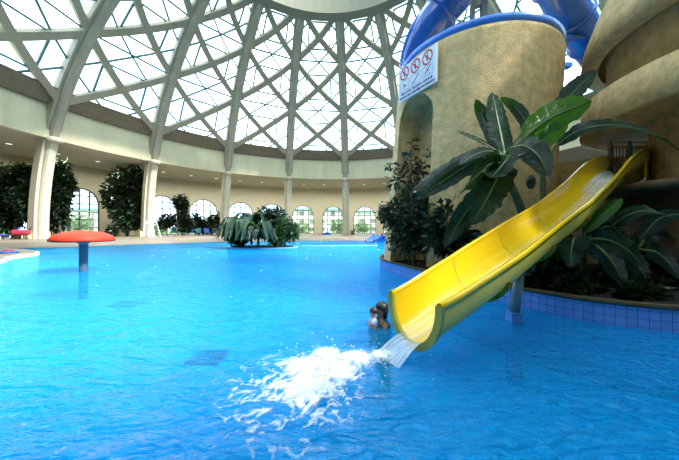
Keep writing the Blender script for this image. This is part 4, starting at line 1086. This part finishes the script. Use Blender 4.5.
# little blue toddler slide in the water right of the columns
kc = base_px(378.5, 27.0, 0)
t = thing('toddler_slide', kc, 'small blue toddler slide at the far pool edge beside ochre tower', 'slide')
mb = MB(); vs = []
for i in range(13):
    q = i/12; z = .08 + .6*(1 - q)**1.6; y = -.9*q; x = -1.0*q
    for a in (-.55, -.5, -.3, .3, .5, .55): vs.append(kc + Vector((x + .5*0, y, z)) + Vector((-.6*a, .8*a, 0))*1.2 + Vector((0, 0, .22 if abs(a) >= .5 else 0)))
mb.add(vs, [(i*6+k, i*6+k+1, (i+1)*6+k+1, (i+1)*6+k) for i in range(12) for k in range(5)], smooth=True); o = mb.build('chute', 'blue', t)
sd_ = o.modifiers.new('s', 'SOLIDIFY'); sd_.thickness = .08
mb = MB(); mb.box(kc + Vector((.3, .25, .0)), (.8, .8, 1.3)); mb.build('base', 'blue', t)
t = thing('storage_crate', base_px(352, 50), 'brown wooden crate right of the slim column at the back', 'crate')
MB().box(base_px(352, 50) + Vector((0, 0, .3)), (1.0, .8, .6)).build('body', 'wood', t); MB().box(base_px(352, 50) + Vector((.1, 0, .72)), (.6, .5, .25)).build('lid', 'wood', t)
t = thing('floor_mat', base_px(326.5, 50), 'blue folded mat below the arched window at the back', 'mat')
MB().box(base_px(326.5, 50) + Vector((0, 0, .14)), (1.5, 1.0, .28)).build('mat_body', 'bluefab', t); MB().box(base_px(327, 50) + Vector((0, 0, .36)), (.8, .7, .16)).build('pillow', 'bluelt', t)

# ------------------------------------------------------------------ outside
tag(MB().lathe([(39.3, -.02), (120, -.05), (320, -.05)], (DC.x, DC.y), 96).build('ground', 'grass'), 'lawn outside the arched windows', 'ground', kind='structure')
def building(px, Y, w, h, lab):
    c = base_px(px, Y, -.3); t = thing('apartment_building', c, lab, 'building', 'buildings beyond the windows')
    MB().box(c + Vector((0, 0, h/2)), (w, 8, h)).build('wall', 'bwall', t)
    MB().box(c + Vector((0, 0, h+.3)), (w+1, 9, .6)).build('roof', 'broof', t)
    for i in range(int(w/4)):
        for j in range(int(h/3)):
            MB().box(c + Vector((-w/2 + 2 + i*4, -4.02, 1.8 + j*3)), (1.8, .1, 1.5)).build('window', 'greyframe', t)
building(318, 110, 24, 9, 'pale apartment block seen through the windows left of the slim column')
building(372, 105, 20, 8, 'pale apartment block seen through the window right of the slim column')
building(90, 95, 20, 8, 'pale apartment block seen through the arched doorway')
gl = [(160, 60, 'garden tree outside the window behind the topiary'), (205, 62, 'garden tree outside the window left of the island'), (240, 66, 'garden tree outside the window nearest the island'), (302, 70, 'garden tree outside the window right of the island'), (337, 74, 'garden tree outside the window left of the slim column'), (362, 72, 'garden tree outside the window right of the slim column'), (78, 50, 'garden tree outside the glazed doorway'), (3, 44, 'garden tree outside the far left window')]
for i, (px, Y, lab) in enumerate(gl):
    b = base_px(px, Y, -.35); rs = random.Random(80+i); hh = rs.uniform(2.0, 3.2)
    cl = [(b + Vector((0, 0, hh)), (1.8, 1.8, 1.3))] + [(b + Vector((rs.uniform(-2, 2), rs.uniform(-1, 1), hh*rs.uniform(.4, 1))), (1.3, 1.3, 1.0)) for _ in range(3)]
    leafy('garden_tree', b, lab, 'tree', cl, 900, .5, 'garden', .12, 'trees outside the windows', 80+i)

# ------------------------------------------------------------------ light, world, camera
w = bpy.data.worlds.new('sky'); scn.world = w; w.use_nodes = True
nt = w.node_tree; nt.nodes.clear()
out = nt.nodes.new('ShaderNodeOutputWorld'); bg = nt.nodes.new('ShaderNodeBackground')
tcn = nt.nodes.new('ShaderNodeTexCoord')
nz = N(nt, 'ShaderNodeTexNoise', Scale=2.2, Detail=5.0); nt.links.new(tcn.outputs['Generated'], nz.inputs['Vector'])
r = ramp2(nt, nz.outputs['Fac'], (0.42, 0.74, 1.0), (0.86, 0.96, 1.0), .35, .65)
nt.links.new(r.outputs[0], bg.inputs[0]); bg.inputs[1].default_value = 3.3
nt.links.new(bg.outputs[0], out.inputs[0])
sl = bpy.data.lights.new('sun', 'SUN'); sl.energy = 8.5; sl.angle = rad(5); sl.color = (1.0, .97, .92)
so = bpy.data.objects.new('sun', sl); COL.objects.link(so)
sundir = Vector((0.62, -0.28, 0.73)).normalized()     # towards the sun
so.rotation_euler = sundir.to_track_quat('Z', 'Y').to_euler(); so.location = (10, -10, 60)

cam = bpy.data.cameras.new('camera'); cam.sensor_width = 36; cam.lens = F/679*36; cam.clip_end = 1000; cam.clip_start = .05
co = bpy.data.objects.new('camera', cam); COL.objects.link(co); co.location = (0, 0, CAMZ); co.rotation_euler = (PI/2, 0, 0)
scn.camera = co
scn.view_settings.view_transform = 'Standard'; scn.view_settings.look = 'None'; scn.view_settings.gamma = 1; scn.view_settings.use_curve_mapping = False
scn.view_settings.exposure = 0.5
scn.cycles.caustics_reflective = False; scn.cycles.caustics_refractive = False
scn.cycles.transparent_max_bounces = 16
scn.cycles.sample_clamp_indirect = 5.0
for ob in bpy.data.objects:
    if '_w' in ob: del ob['_w']
